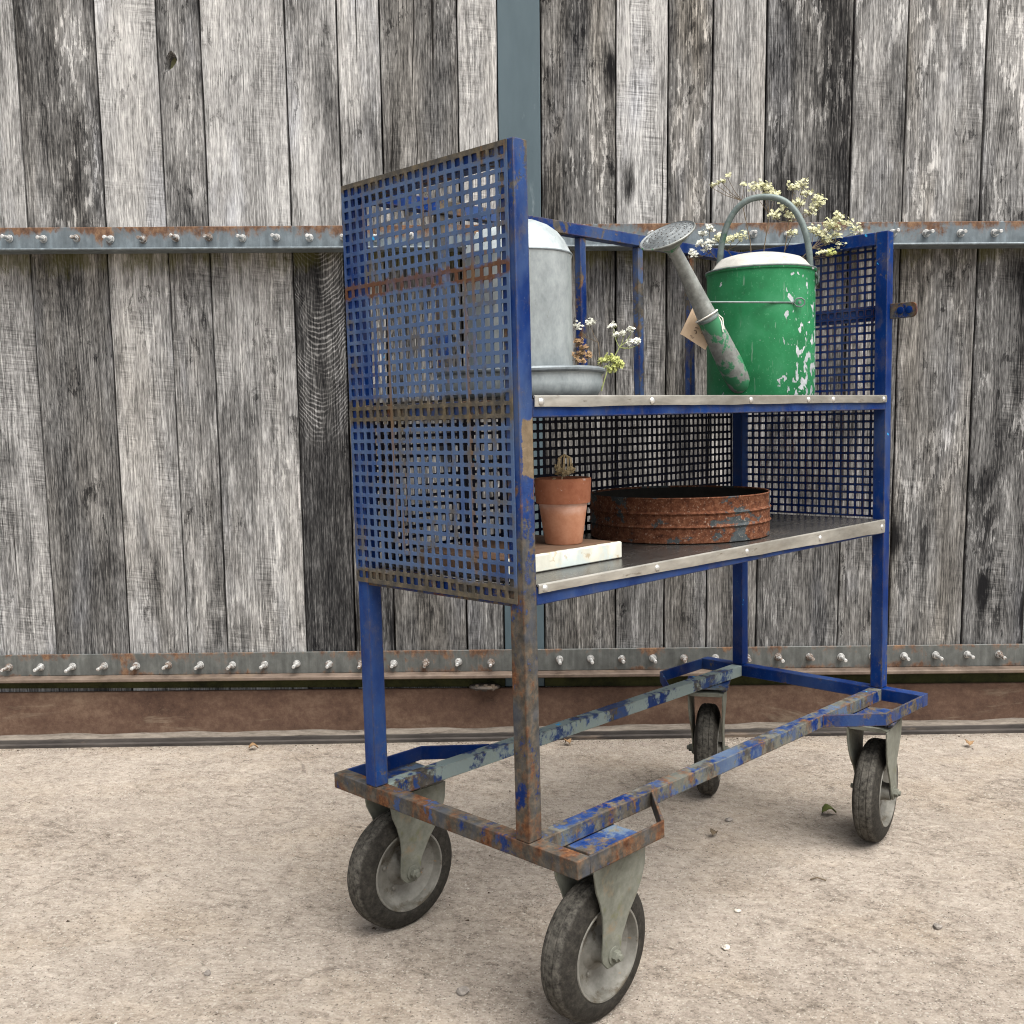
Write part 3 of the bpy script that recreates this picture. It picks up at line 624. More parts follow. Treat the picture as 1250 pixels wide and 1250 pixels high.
# shelves: sheet, bright front lip, domed screws
def shelf(zs, lip_l, lip_r, mat, screws):
    s = MB().box(P + .0015, L - P - .0015, 0.0, W - .001, zs - 0.004, zs)
    s.box(0.0285, P + .0015, P + .0015, W - P - .0015, zs - 0.004, zs).box(L - P - .0015, L - 0.0285, P + .0015, W - P - .0015, zs - 0.004, zs)
    s = s.build('shelf', mat, T)
    m = MB(); n = 26; xa, xb = P + .0015, L - P - .0015; rows = []
    for i in range(n + 1):
        tt = i / n; x = xa + (xb - xa) * tt; h = lip_l + (lip_r - lip_l) * tt + random.uniform(-.0008, .0008)
        d = random.uniform(-.0006, .0006)
        rows.append([(x, 0.0006, zs + .0006), (x, -0.0022, zs + .0010), (x, -0.0044 + d, zs - .0012), (x, -0.0046 + d, zs - h * .55), (x, -0.0040 + d, zs - h), (x, -0.0022 + d, zs - h), (x, -0.0022, zs - .003), (x, .0006, zs - .003)])
    k = 8; vs = [p for r in rows for p in r]
    fs = [(i * k + j, i * k + (j + 1) % k, (i + 1) * k + (j + 1) % k, (i + 1) * k + j) for i in range(n) for j in range(k)] + [tuple(range(k)), tuple(range(n * k, n * k + k))[::-1]]
    lip = m.add(vs, fs).build('lip', 'shelf_lip', s)
    for x in screws:
        h = lip_l + (lip_r - lip_l) * (x - xa) / (xb - xa)
        MB().lathe([(0, .0032), (.0032, .0028), (.0056, .0012), (.0062, 0.0)], 14, Matrix.Translation((x, -.0046, zs - h * .52)) @ mY).build('screw', 'zinc', s)
    return s
shelf(ZU, .0175, .0165, 'shelf', (.046, .335, .66, .89, 1.0, 1.25)); shelf(ZL, .0135, .0310, 'shelf', (.046, .345, .645, .945, 1.25))
# perforated sheets
def perf(name, na, nb, la, lb, hole, put, thick, wear, dust):
    """la / lb: lists of grid lines; put(a, b, d) -> point"""
    vs, fs, idx = [], [], {}
    def V(a, b, d):
        vs.append(put(a, b, d)); return len(vs) - 1
    ca = [la[0]] + [(la[i] + la[i + 1]) / 2 for i in range(0)] ; lines_a, lines_b = la, lb
    pitch = la[2] - la[1]; hh = hole / 2; cc = hh * 0.80
    for d, flip in ((0.0, False), (thick, True)):
        grid = [[V(a, b, d) for b in lines_b] for a in lines_a]
        for i in range(na):
            for j in range(nb):
                xc = la[1] - pitch / 2 + i * pitch if i else la[1] - pitch / 2
                zc = lb[1] - pitch / 2 + j * pitch
                c = [grid[i][j], grid[i + 1][j], grid[i + 1][j + 1], grid[i][j + 1]]
                k = (i, j)
                h = [V(xc + u, zc + w, d) for u, w in ((-cc, -hh), (cc, -hh), (hh, -cc), (hh, cc), (cc, hh), (-cc, hh), (-hh, cc), (-hh, -cc))]
                ff = [(c[0], c[1], h[1], h[0]), (c[1], h[2], h[1]), (c[1], c[2], h[3], h[2]), (c[2], h[4], h[3]), (c[2], c[3], h[5], h[4]), (c[3], h[6], h[5]), (c[3], c[0], h[7], h[6]), (c[0], h[0], h[7])]
                fs += ff
                if not flip: idx[k] = h
                else:
                    g0 = idx[k]; fs += [(g0[q], g0[(q + 1) % 8], h[(q + 1) % 8], h[q]) for q in range(8)]
        if not flip: gf = grid
    for i in range(na):
        fs += [(gf[i][0], gf[i + 1][0], grid[i + 1][0], grid[i][0]), (gf[i][-1], gf[i + 1][-1], grid[i + 1][-1], grid[i][-1])]
    for j in range(nb):
        fs += [(gf[0][j], gf[0][j + 1], grid[0][j + 1], grid[0][j]), (gf[-1][j], gf[-1][j + 1], grid[-1][j + 1], grid[-1][j])]
    return MB().add(vs, fs).build(name, 'paint', T, wear=wear, dust=dust, pale=0.0)
def lines(a, b, pitch, n):
    st = (a + b) / 2 - pitch * n / 2
    l = [st + pitch * i for i in range(n + 1)]; l[0] = a; l[-1] = b; return l
PT = 0.0196
perf('mesh_panel', 21, 36, lines(0.012, 0.429, PT, 21), lines(0.7395, 1.4545, PT, 36), 0.0132, lambda a, b, d: (-0.0030 + d, a, b), 0.0022, .30, .95)['bands'] = 1.0
perf('mesh_panel', 20, 34, lines(0.0305, 0.4265, PT, 20), lines(0.7690, 1.4400, PT, 34), 0.0136, lambda a, b, d: (L + 0.0008 + d, a, b), 0.0022, .30, .35)
perf('mesh_panel', 63, 15, lines(0.0290, 1.2710, PT, 63), lines(0.7450, 1.0500, PT, 15), 0.0136, lambda a, b, d: (a, W + 0.0008 + d, b), 0.0022, .2, .2)['painted_shade'] = 1.0  # back sheet carries under-shelf shade in its colour
# rust-scabbed flat strap across the mesh end, and the one behind the far mesh
bar('cross_bar', L + 0.0034, L + 0.0095, 0.002, W - .002, 1.250, 1.287, .45, .4, bevel=.001)
# uprights of the open back
for x in (0.222, 0.430, 0.637, 0.845, 1.055):
    bar('upright', x - .0095, x + .0095, W - 0.0225, W - 0.004, ZU + .0004, ZT - 0.0272, .56, .85, bevel=.002)
# latch tab on the far post
m = MB(); pr = [(-0.0005, 1.250), (-0.052, 1.250)] + [(-0.052 - 0.013 * math.sin(a), 1.263 - 0.013 * math.cos(a)) for a in (R(30), R(60), R(90))] + \
    [(-0.052 - 0.013 * math.cos(a), 1.273 + 0.013 * math.sin(a)) for a in (0, R(30), R(60), R(90))] + [(-0.0005, 1.286)]
lt = m.prism(pr, 'x', L - 0.0155, L - 0.0085).build('latch_tab', 'paint', T, bevel=.001, wear=.72, dust=.4, pale=0.0)
for y in (-0.026, -0.047):
    MB().lathe([(0.009, 0), (0.0088, .0012), (.006, .002), (0, .0022)], 14, Matrix.Translation((L - 0.0155, y, 1.268)) @ Matrix.Rotation(R(-90), 4, 'Y')).build('rivet', 'paint', lt, wear=0.0, dust=0.0, pale=0.0)
# castors: fork (with swivel plate and crown), tyre, wheel disc, axle bolt
RW = 0.1227
def castor_meshes():
    f = MB()
    for s_ in (-1, 1):                      # two fork legs, wheel axis along local Y, rolling along X
        out = [(-0.056, 0.170), (0.087, 0.170), (0.084, 0.138), (0.077, 0.112), (0.066, 0.090), (0.046, 0.063), (0.024, 0.027), (0.019, 0.004), (0.010, -0.014), (-0.004, -0.020), (-0.018, -0.018),
               (-0.030, -0.004), (-0.031, 0.012), (-0.027, 0.050), (-0.030, 0.078), (-0.038, 0.104), (-0.049, 0.128)]
        ya, yb = s_ * 0.0378, s_ * 0.0420
        def bow(z): return s_ * (0.006 * max(0, 1 - abs(z - 0.150) / 0.09))
        n = len(out)
        vs = [(x, ya + bow(z), z + RW) for x, z in out] + [(x, yb + bow(z), z + RW) for x, z in out]
        fs = [tuple(range(n))[::-1], tuple(range(n, 2 * n))] + [(i, (i + 1) % n, n + (i + 1) % n, n + i) for i in range(n)]
        f.add(vs, fs)
    f.prism([(-0.0480, 0.2965), (-0.0385, 0.2905), (0.0385, 0.2905), (0.0480, 0.2965), (0.0300, 0.3010), (-0.0300, 0.3010)], 'x', -0.056, 0.087)
    f.lathe([(0, .3005), (.040, .3005), (.043, .304), (.040, .3080), (0, .3080)], 28, Matrix.Translation((0.012, 0, 0)))
    pl = MB().box(-0.045, 0.081, -0.058, 0.058, 0.3085, 0.3135)
    for bx_, by_ in ((-.036, -.044), (.060, -.044), (-.036, .044), (.060, .044)):
        pl.prism([(bx_ + .010 * math.cos(a), by_ + .010 * math.sin(a)) for a in [k * math.pi / 3 for k in range(6)]], 'z', 0.3000, 0.3085)
    rr = Matrix.Translation((0, 0, RW)) @ Matrix(((1, 0, 0, 0), (0, 0, 1, 0), (0, -1, 0, 0), (0, 0, 0, 1)))
    prof = []
    half = [(.0300, .0845), (.0305, .090), (.0285, .101), (.0240, .1125), (.0195, .1190), (.0150, .1216), (.0100, .1227), (.0086, .1210), (.0072, .1210), (.0058, .1227)]
    prof = [(r, -w) for w, r in half] + [(r, w) for w, r in half[::-1]] + [(.080, .027), (.080, -.027), (.0845, -.0300)]
    ty = MB().lathe(prof, 64, Matrix(((1, 0, 0, 0), (0, 0, 1, 0), (0, -1, 0, 0), (0, 0, 0, 1))))
    dprof = [(.0845, .0290), (.0830, .0315), (.0800, .0310), (.0775, .0250), (.0735, .0150), (.0640, .0070), (.0500, .0032), (.0380, .0030), (.0320, .0065), (.0250, .0110), (.0205, .0200), (.0200, .0365), (.0, .0365)]
    rim = MB().lathe(dprof, 56, rr).lathe([(r, -h) for r, h in dprof], 56, rr)
    for s_ in (-1, 1):
        for k in range(5):
            a = 2 * math.pi * k / 5 + .4
            c = Vector(((.045 * math.cos(a)), .0032 * s_, .045 * math.sin(a) + RW))
            rim.lathe([(.0052, 0), (.0048, .0022), (.0025, .0038), (0, .0042)], 10, frame_to(c, (0, s_, 0)))
    ax = MB().lathe([(.016, 0), (.016, .0022), (0, .0022)], 18, frame_to((0, .0420, 0), (0, 1, 0)))
    ax.lathe([(.0105, .002), (.0105, .0105), (.006, .0120), (.006, .0165), (0, .0170)], 6, frame_to((0, .0420, 0), (0, 1, 0)))
    return f, pl, ty, rim, ax
cm = castor_meshes(); protos = None
for (x, y, yaw, spin, trail) in ((0.139, -0.0175, R(-89.0) + R(90), .3, 1), (0.127, 0.492, R(-92.9) + R(90), 1.9, 1), (1.1716, -0.034, R(-79.0) + R(90), 1.1, -1), (1.1776, 0.448, R(-60.8) + R(90), 2.4, -1)):
    if protos is None:
        fo = cm[0].build('castor', 'fork', T, bevel=.0012)
        pa = [cm[1].build('swivel_plate', 'paint', fo, bevel=.001, wear=.56, dust=.9, pale=.3), cm[2].build('tyre', 'tyre', fo), cm[3].build('wheel_disc', 'rim', fo, angle=28), cm[4].build('axle_bolt', 'fork', fo)]
        a2 = pa[3].copy(); COL.objects.link(a2); a2.parent = fo; a2.rotation_euler = (0, 0, math.pi); pa.append(a2); pa[3].location = a2.location = (0, 0, RW)
        pa[1].location = (0, 0, RW)
        protos = [fo] + pa
    else:
        fo = protos[0].copy(); COL.objects.link(fo); fo.parent = T; pa = []
        for p in protos[1:]:
            c = p.copy(); COL.objects.link(c); c.parent = fo; pa.append(c)
    fo.location = (x, y, 0); fo.rotation_euler = (0, 0, yaw + (math.pi if trail < 0 else 0))
    pa[1].rotation_euler = (0, spin, 0)

# ------------------------------------------------------------------ things on the shelves (each in the trolley's axes, at its own base)
TM = Matrix.Rotation(YAW, 4, 'Z')
def on(name, x, y, z, label, cat, group=None, rot=0.0):
    return empty(name, TM @ Vector((x, y, z)), YAW + rot, label, cat, group)

# galvanised drinker: trough, bell, bead, conical top
dk = on('poultry_drinker', 0.208, 0.198, ZU + .0006, 'galvanised poultry drinker with a domed cylinder standing in a round trough', 'drinker')
def ogee(): return [(0, .0002), (.134, .0002), (.141, .004), (.1465, .013), (.1488, .025), (.1478, .039), (.1492, .0440)]
MB().lathe(ogee() + [(.1465, .0445), (.1455, .039), (.1460, .025), (.139, .010), (.0, .008)], 72).build('trough', 'galv', dk)
MB().tube([(.1500 * math.cos(a), .1500 * math.sin(a), .0470 + .0007 * math.sin(3 * a)) for a in [2 * math.pi * i / 64 for i in range(64)]], .0052, 10, closed=True).build('trough_bead', 'galv_dark', dk)
bell = MB().lathe([(.0962, .0082), (.0972, .012), (.0972, .2465), (.0985, .2510), (.0990, .2535), (.0975, .2555), (.0935, .2625), (.0860, .2775), (.0740, .2925), (.0580, .3045), (.0380, .3130), (.018, .3165), (0, .3175)], 64)
bell.build('bell', 'galv', dk)
MB().tube([(.0978 * math.cos(a), .0978 * math.sin(a), .2530) for a in [2 * math.pi * i / 64 for i in range(64)]], .0022, 8, closed=True).build('seam_bead', 'galv_dark', dk)

# green watering can
cx, cy = 1.019, 0.192
can = on('watering_can', cx, cy, ZU + .0006, 'chipped green watering can with grey spout, round rose and arched handle', 'watering can')
RC, HC = .1245, .290
MB().lathe([(0, .0005), (.116, .0005), (.1225, .002), (RC, .008), (RC - .0003, .15), (RC - .001, HC - .006), (RC + .0018, HC - .004), (RC + .0026, HC), (RC + .0012, HC + .0022), (RC - .003, HC + .0015), (RC - .005, HC - .006), (RC - .005, .02), (0, .016)], 72).build('body', 'can', can)
MB().tube([((RC + .0012) * math.cos(a), (RC + .0012) * math.sin(a), HC + .0012) for a in [2 * math.pi * i / 64 for i in range(64)]], .0024, 8, closed=True).build('rim_bead', 'handle', can)
fw = Vector((.7075, .698, 0)).normalized(); rt = Vector((.70, -.714, 0)).normalized()
m = MB(); vs = []; fs = []; NU, NV = 24, 12            # half lid: a shallow shell over the front, open towards the back
for j in range(NV + 1):
    for i in range(NU + 1):
        a = math.pi + math.pi * i / NU; rr_ = (RC - .0035) * (1 - j / NV); bx2, by2 = rr_ * math.cos(a), rr_ * math.sin(a)
        fy = by2 + .050 * (j / NV)
        hgt = .050 * (1 - ((bx2 / (RC - .003)) ** 2)) ** .5 * (1 - ((fy - .05) / (RC + .05)) ** 2) if j else 0.0
        p = rt * (bx2 + .010 * (j / NV)) + fw * fy
        vs.append((p.x, p.y, HC + .001 + max(0, hgt) * min(1, (j / NV) * 5.0)))
for j in range(NV):
    for i in range(NU): fs.append((j * (NU + 1) + i, j * (NU + 1) + i + 1, (j + 1) * (NU + 1) + i + 1, (j + 1) * (NU + 1) + i))
o = m.add(vs, fs).build('lid', 'dome', can, angle=80); sm = o.modifiers.new('thick', 'SOLIDIFY'); sm.thickness = .0015; sm.offset = 1
# handle
hl, hr = Vector((.000, .113, HC + .002)), Vector((.089, -.079, HC - .012)); mid = (hl + hr) / 2; hv = (hr - hl) / 2
pth = [hl + Vector((0, 0, -.004))]
for i in range(33):
    a = math.pi * (1 - i / 32); c, s_ = math.cos(a), math.sin(a)
    cc_ = math.copysign(abs(c) ** .82, c); pth.append(mid + hv * cc_ + Vector((0, 0, .186 * s_ ** .86 if s_ > 0 else 0)))
MB().tube(pth, .0074, 14).build('handle', 'handle', can)
br = rt * .1180 + fw * -.050
m = MB().tube([br + Vector((0, 0, HC - .006)) + fw * -.010, br + Vector((0, 0, HC - .030)) + fw * -.009, br + Vector((0, 0, HC - .036)), br + Vector((0, 0, HC - .030)) + fw * .009, br + Vector((0, 0, HC - .006)) + fw * .010], .0022, 8)
m.tube([br + Vector((0, 0, HC - .010)) - rt * .006, br + Vector((0, 0, HC - .022)) + rt * .003], .0042, 8)
m.build('handle_bracket', 'handle', can)
# spout, rose, brace
B0, J0, N0, S0 = Vector((-.108, -.020, .018)), Vector((-.216, .001, .180)), Vector((-.293, .024, .296)), Vector((-.322, .030, .343))
ax_ = (S0 - B0).normalized()
p0 = B0; p1 = B0 + (J0 - B0) * .3
J0 = B0 + ax_ * (J0 - B0).length; N0 = B0 + ax_ * (N0 - B0).length
sp = [B0 - ax_ * .004, B0 + ax_ * .006, B0 + ax_ * .02, B0 + ax_ * .07, B0 + ax_ * .14, J0 - ax_ * .006]
MB().tube(sp, [.012, .021, .0265, .0285, .0255, .0232], 24).build('spout_base', 'spout', can, green=.52)
MB().tube([J0 - ax_ * .006, J0 + ax_ * .03, N0, N0 + ax_ * .03], [.0222, .0200, .0146, .0128], 24).build('spout', 'spout', can, green=.22)
MB().lathe([(.0226, -.003), (.0250, -.002), (.0258, .001), (.0250, .004), (.0222, .005)], 28, frame_to(J0 - ax_ * .006, ax_)).build('spout_collar', 'handle', can)
rn = Vector((-.56, -.02, .83)).normalized(); rc = N0 + ax_ * .056; RS = Matrix.Scale(.88, 4)
rose = MB().lathe([(.0125, -.052), (.0145, -.040), (.022, -.030), (.036, -.020), (.056, -.008), (.0680, -.002), (.0705, .000), (.0712, .003), (.0690, .005)], 44, frame_to(rc, rn) @ RS).build('rose', 'spout', can, green=.44)
fp = [(.0690, .0045), (.0650, .0020)]
for rr_, hh_ in ((.056, .005), (.052, .0068), (.049, .0055), (.040, .0075), (.036, .0095), (.033, .0085), (.024, .0105), (.020, .0125), (.017, .0115), (.010, .0125), (0, .0130)): fp.append((rr_, hh_))
MB().lathe(fp, 44, frame_to(rc, rn) @ RS).build('rose_face', 'rose', rose)
hm = MB(); fr = frame_to(rc, rn) @ RS
for rr_, n_, hh_ in ((.060, 26, .0036), (.0445, 20, .0067), (.0285, 13, .0098), (.0135, 6, .0122)):
    for k in range(n_):
        a = 2 * math.pi * k / n_
        hm.lathe([(.0018, 0), (.0013, .0009), (0, .0002)], 6, fr @ Matrix.Translation((rr_ * math.cos(a), rr_ * math.sin(a), hh_)))
hm.build('rose_holes', 'track', rose)
q0 = J0 + ax_ * .036 + Vector((.012, 0, 0)); q1 = Vector((-.037, -.089, .212)); nr = Vector((q1.x, q1.y, 0)).normalized(); q1 = nr * (RC + .003) + Vector((0, 0, .208)) + rt * .010
m = MB().tube([q0, q0.lerp(q1, .5), q1 - rt * .014], .0021, 8)
m.tube([q1 - rt * .014, q1 - rt * .007 + Vector((0, 0, .0085)), q1 + rt * .004 + Vector((0, 0, .0095)), q1 + rt * .011 + Vector((0, 0, .004)), q1 + rt * .011 - Vector((0, 0, .004)), q1 + rt * .004 - Vector((0, 0, .0095)), q1 - rt * .007 - Vector((0, 0, .0085))], .0018, 8, closed=True)
m.lathe([(.0045, 0), (.004, .002), (0, .003)], 10, frame_to(q1, nr)).build('brace', 'handle', can)
# folded card tag on a string, hanging behind the spout
tg = on('card_tag', cx - .222, cy + .025, ZU + .10, 'folded buff card tag tied with white string to the grey spout', 'tag')
O_ = Vector((-.222, .025, .10))
tp = [Vector(p) - Vector((cx, cy, ZU)) - O_ for p in ((.812, .232, 1.268), (.786, .248, 1.210), (.818, .210, 1.176), (.840, .196, 1.225))]
nrm = (tp[1] - tp[0]).cross(tp[3] - tp[0]).normalized()
if nrm.dot(fw) > 0: nrm = -nrm
back = [p - nrm * .0012 for p in tp]
MB().add(tp + back, [(0, 1, 2, 3), (7, 6, 5, 4)] + [(i, (i + 1) % 4, 4 + (i + 1) % 4, 4 + i) for i in range(4)]).build('card', 'card', tg)
t2 = [p - nrm * .008 + (tp[0] - tp[3]) * .10 for p in (tp[0], tp[1])]
MB().add([tp[0] - nrm * .0016, tp[1] - nrm * .0016, t2[1], t2[0]] + [tp[0] - nrm * .0026, tp[1] - nrm * .0026, t2[1] - nrm * .001, t2[0] - nrm * .001], [(0, 1, 2, 3), (7, 6, 5, 4), (0, 1, 5, 4), (1, 2, 6, 5), (2, 3, 7, 6), (3, 0, 4, 7)]).build('card', 'card', tg)
ink = MB()
def tpt(u, v): return tp[0] + (tp[1] - tp[0]) * u + (tp[3] - tp[0]) * v + nrm * .0004
for st in ([(.50, .30), (.44, .42)], [(.62, .30), (.56, .38), (.62, .44), (.66, .38)], [(.40, .60), (.52, .62)], [(.84, .26), (.80, .32), (.86, .36), (.80, .42)], [(.34, .34), (.28, .42)]):
    ink.tube([tpt(u, v) for u, v in st], .0007, 5)
ink.build('handwriting', 'ink', tg)
sj = J0 - O_
m = MB().tube([sj + frame_to((0, 0, 0), (ax_ + fw * .25).normalized()) @ Vector((.0262 * math.cos(a), .0262 * math.sin(a), 0)) for a in [2 * math.pi * i / 26 for i in range(26)]], .0017, 7, closed=True)
m.tube([sj + rt * .022 + Vector((0, 0, .006)), sj + rt * .030 - fw * .008 + Vector((0, 0, -.012)), sj + rt * .034 - fw * .01 + Vector((0, 0, -.036))], .0014, 6)
m.tube([sj + rt * .020 + Vector((0, 0, .008)), sj + rt * .034 - fw * .006 + Vector((0, 0, -.006)), sj + rt * .036 - fw * .01 + Vector((0, 0, -.030))], .0014, 6)
m.tube([sj - rt * .022, (sj + tp[0]) / 2 - rt * .006, tp[0] * .8 + tp[3] * .2 + Vector((0, 0, -.006))], .0013, 6)
m.build('string', 'string', tg)

# cow parsley in the can: each sprig is a thing of its own
def florets(mb, c, rad, n, size, up=(0, 0, 1)):
    c = Vector(c)
    for _ in range(n):
        d = Vector((random.gauss(0, 1), random.gauss(0, 1), random.gauss(0, .55))); d = d.normalized() * rad * random.random() ** .5
        p = c + d; nn = (Vector(up) * .7 + Vector((random.gauss(0, .5), random.gauss(0, .5), random.gauss(0, .3))) - Vector((.35, .35, 0))).normalized()
        f = frame_to(p, nn) @ Matrix.Rotation(random.uniform(0, 6), 4, 'Z'); sz = size * random.uniform(.75, 1.25); k = len(mb.v)
        vs = [f @ Vector((0, 0, 0))]
        for q in range(5):
            a = 2 * math.pi * q / 5
            vs += [f @ Vector((sz * .75 * math.cos(a - .42), sz * .75 * math.sin(a - .42), sz * .12)), f @ Vector((sz * math.cos(a), sz * math.sin(a), sz * .05)), f @ Vector((sz * .75 * math.cos(a + .42), sz * .75 * math.sin(a + .42), sz * .12))]
        mb.add(vs, [(0, 1 + 3 * q, 2 + 3 * q, 3 + 3 * q) for q in range(5)])
def sprig(root, hub, heads, label, mats, group, n=16, rad=.011, size=.0042, base=None, stem_r=.0015):
    root = Vector(root); hub = Vector(hub)
    e_ = empty('flower_sprig', TM @ root, YAW, label, 'flowers', group)
    st = MB()
    mid_ = root.lerp(hub, .5) + Vector((random.uniform(-.008, .008), random.uniform(-.008, .008), 0))
    st.tube([Vector((0, 0, 0)), mid_ - root, hub - root], [stem_r, stem_r * .85, stem_r * .7], 6)
    for h in heads:
        h = Vector(h); a = hub - root; b = h - root - Vector((0, 0, .008))
        st.tube([a, a.lerp(b, .55) + Vector((0, 0, -.004)), b], [stem_r * .6, stem_r * .5, stem_r * .45], 5)
        for _ in range(5):
            st.tube([b, b + Vector((random.uniform(-.007, .007), random.uniform(-.007, .007), .007))], stem_r * .3, 3, cap=False)
    st.build('stem', mats[1], e_)
    for i, h in enumerate(heads):
        fb = MB(); florets(fb, Vector(h) - root, rad * 1.38, int(n * 2.6), size * 1.05)
        fb.build('flower_head', mats[0] if not isinstance(mats[0], list) else mats[0][i % len(mats[0])], e_, angle=180)
    return e_
G1 = 'cow parsley sprigs in the green watering can'
RZ = 1.355
sprig((1.135, .258, RZ), (1.176, .262, 1.520), [(1.168, .278, 1.593), (1.187, .256, 1.570), (1.150, .290, 1.588), (1.176, .270, 1.582)], 'cream cow parsley sprig rising through the middle of the arched can handle', ('petal', 'stem'), G1, 20, .012)
sprig((1.157, .237, RZ), (1.205, .225, 1.500), [(1.221, .223, 1.587), (1.244, .198, 1.570), (1.227, .211, 1.546), (1.247, .188, 1.527), (1.259, .177, 1.541), (1.264, .175, 1.555), (1.210, .224, 1.519), (1.202, .235, 1.541), (1.236, .205, 1.592), (1.182, .253, 1.520)], 'largest cream cow parsley sprig, its tall head behind the top right of the can handle', ('petal', 'stem'), G1, 18, .012)
sprig((1.164, .215, RZ), (1.215, .170, 1.430), [(1.237, .160, 1.467), (1.257, .143, 1.491), (1.273, .130, 1.506), (1.287, .113, 1.492), (1.301, .097, 1.477), (1.264, .131, 1.462), (1.249, .145, 1.451), (1.272, .120, 1.440), (1.228, .171, 1.480), (1.262, .136, 1.482)], 'wide cream cow parsley sprig leaning right over the far mesh end', ('petal', 'stem'), G1, 18, .012)
sprig((1.140, .245, RZ), (1.155, .225, 1.400), [(1.180, .123, 1.412), (1.197, .106, 1.411), (1.135, .176, 1.461)], 'small low cream cow parsley sprig right of the can handle foot', (['petal', 'petal_green'], 'stem'), G1, 12, .009)
sprig((1.095, .279, RZ), (1.070, .315, 1.430), [(1.077, .307, 1.461), (1.094, .290, 1.464), (1.063, .320, 1.451), (1.052, .325, 1.458)], 'cream cow parsley sprig low behind the left foot of the can handle', ('petal', 'stem'), G1, 16, .011)
sprig((1.085, .285, RZ), (1.036, .340, 1.425), [(1.023, .359, 1.447), (1.040, .342, 1.450), (1.028, .358, 1.472), (1.041, .347, 1.484), (1.006, .373, 1.423), (1.030, .350, 1.438)], 'white cow parsley sprig between the rose and the can handle', ('petal_white', 'stem'), G1, 13, .009)
sprig((1.120, .275, RZ), (1.148, .324, 1.560), [(1.109, .368, 1.606), (1.120, .358, 1.609), (1.098, .376, 1.600), (1.152, .320, 1.600), (1.128, .350, 1.622)], 'thin cow parsley sprig with tiny heads, tallest and furthest left above the can', ('petal', 'stem'), G1, 7, .006, .0036)
G2 = 'sprigs in the drinker trough'
sprig((.310, .106, ZU + .012), (.345, .126, 1.170), [(.349, .147, 1.209), (.332, .163, 1.204)], 'white flower sprig close beside the drinker cylinder', ('petal_white', 'stem'), G2, 11, .007, .0034, stem_r=.0011)
sprig((.318, .098, ZU + .012), (.372, .098, 1.160), [(.377, .117, 1.202), (.400, .092, 1.194), (.380, .112, 1.185), (.389, .102, 1.187), (.396, .093, 1.171), (.406, .082, 1.172)], 'green stemmed white flower sprig leaning furthest right from the drinker trough', ('petal_white', 'stem_green'), G2, 9, .0055, .0036, stem_r=.0012)
sprig((.322, .100, ZU + .012), (.338, .104, 1.126), [(.352, .104, 1.142), (.359, .096, 1.136), (.356, .097, 1.125), (.341, .114, 1.135), (.363, .091, 1.128), (.350, .100, 1.120)], 'lime green flower cluster spilling over the drinker trough rim', ('petal_green', 'stem_green'), G2, 12, .0065, .0036, stem_r=.0011)
sprig((.305, .112, ZU + .012), (.318, .138, 1.140), [(.315, .147, 1.172), (.319, .141, 1.161), (.315, .143, 1.152), (.325, .134, 1.148)], 'withered brown sprig standing against the drinker cylinder', ('dead', 'stem'), G2, 10, .0065, .0038, stem_r=.0011)
sprig((.262, .100, ZU + .012), (.262, .112, 1.136), [(.266, .112, 1.142), (.272, .104, 1.134), (.258, .118, 1.148)], 'short withered sprig in front of the drinker cylinder', ('dead', 'stem'), G2, 7, .0050, .0034, stem_r=.0010)

# rusty riddle drum
rd = on('garden_riddle', .742, .230, ZL + .0008, 'shallow round rusty garden riddle drum lying on the lower shelf', 'riddle')
R0 = .1965; H0 = .095
pf = [(R0 - .004, .0), (R0, .002), (R0, .030), (R0 + .0012, .0315), (R0 + .0036, .0345), (R0 + .0012, .0375), (R0, .039), (R0, .058), (R0 + .0012, .0595), (R0 + .0036, .0625), (R0 + .0012, .0655), (R0, .067), (R0, H0 - .004), (R0 + .002, H0 - .001), (R0, H0 + .001), (R0 - .003, H0), (R0 - .0035, .003), (R0 - .004, .0)]
MB().lathe(pf, 96).build('hoop', 'riddle', rd)
m = MB()
for i in range(-16, 17):
    u = i * .0118; hw = math.sqrt(max(0, (R0 - .005) ** 2 - u * u))
    m.tube([(u, -hw, .007), (u, hw, .007)], .0011, 5, cap=False); m.tube([(-hw, u, .0085), (hw, u, .0085)], .0011, 5, cap=False)
m.build('wire_mesh', 'dark', rd)
MB().lathe([(R0 - .0040, .0095), (R0 - .0040, H0 - .003)], 96).build('shade_sleeve', 'dark', rd)  # dark sleeve added to paint shade inside the drum; wires share its colour

# timber block and terracotta pot
bk = on('timber_block', .205, .088, ZL + .0008, 'flat timber block with flaking cream paint under the terracotta pot', 'block')
bb = MB().box(-.150, .153, .0015, .235, .0, .0305).build('board', 'block_top', bk, bevel=.002)
m = MB(); n = 30
vs = []
for i in range(n + 1):
    x = -.150 + .302 * i / n; vs += [(x, .0002, .0004), (x, -.0012, .002), (x, -.0012, .0285 + random.uniform(-.0015, .001)), (x, .0010, .0309 + random.uniform(-.0002, .0003)), (x, .0028 + random.uniform(0, .004), .0312)]
m.add(vs, [(i * 5 + j, (i + 1) * 5 + j, (i + 1) * 5 + j + 1, i * 5 + j + 1) for i in range(n) for j in range(4)]).build('painted_edge', 'block_paint', bk)
pt = on('flower_pot', .279, .162, ZL + .0320, 'small terracotta flower pot with a darker rim on the timber block', 'pot')
MB().lathe([(0, .0), (.0335, .0), (.0350, .002), (.0455, .0770), (.0455, .0785)], 48).build('pot_body', 'pot', pt)
MB().lathe([(.0455, .0755), (.0500, .0760), (.0508, .0775), (.0530, .1190), (.0527, .1212), (.0515, .1222), (.0490, .1215), (.0480, .1190), (.0445, .0790), (.0380, .0700), (.0, .0680)], 48).build('pot_rim', 'pot_rim', pt)
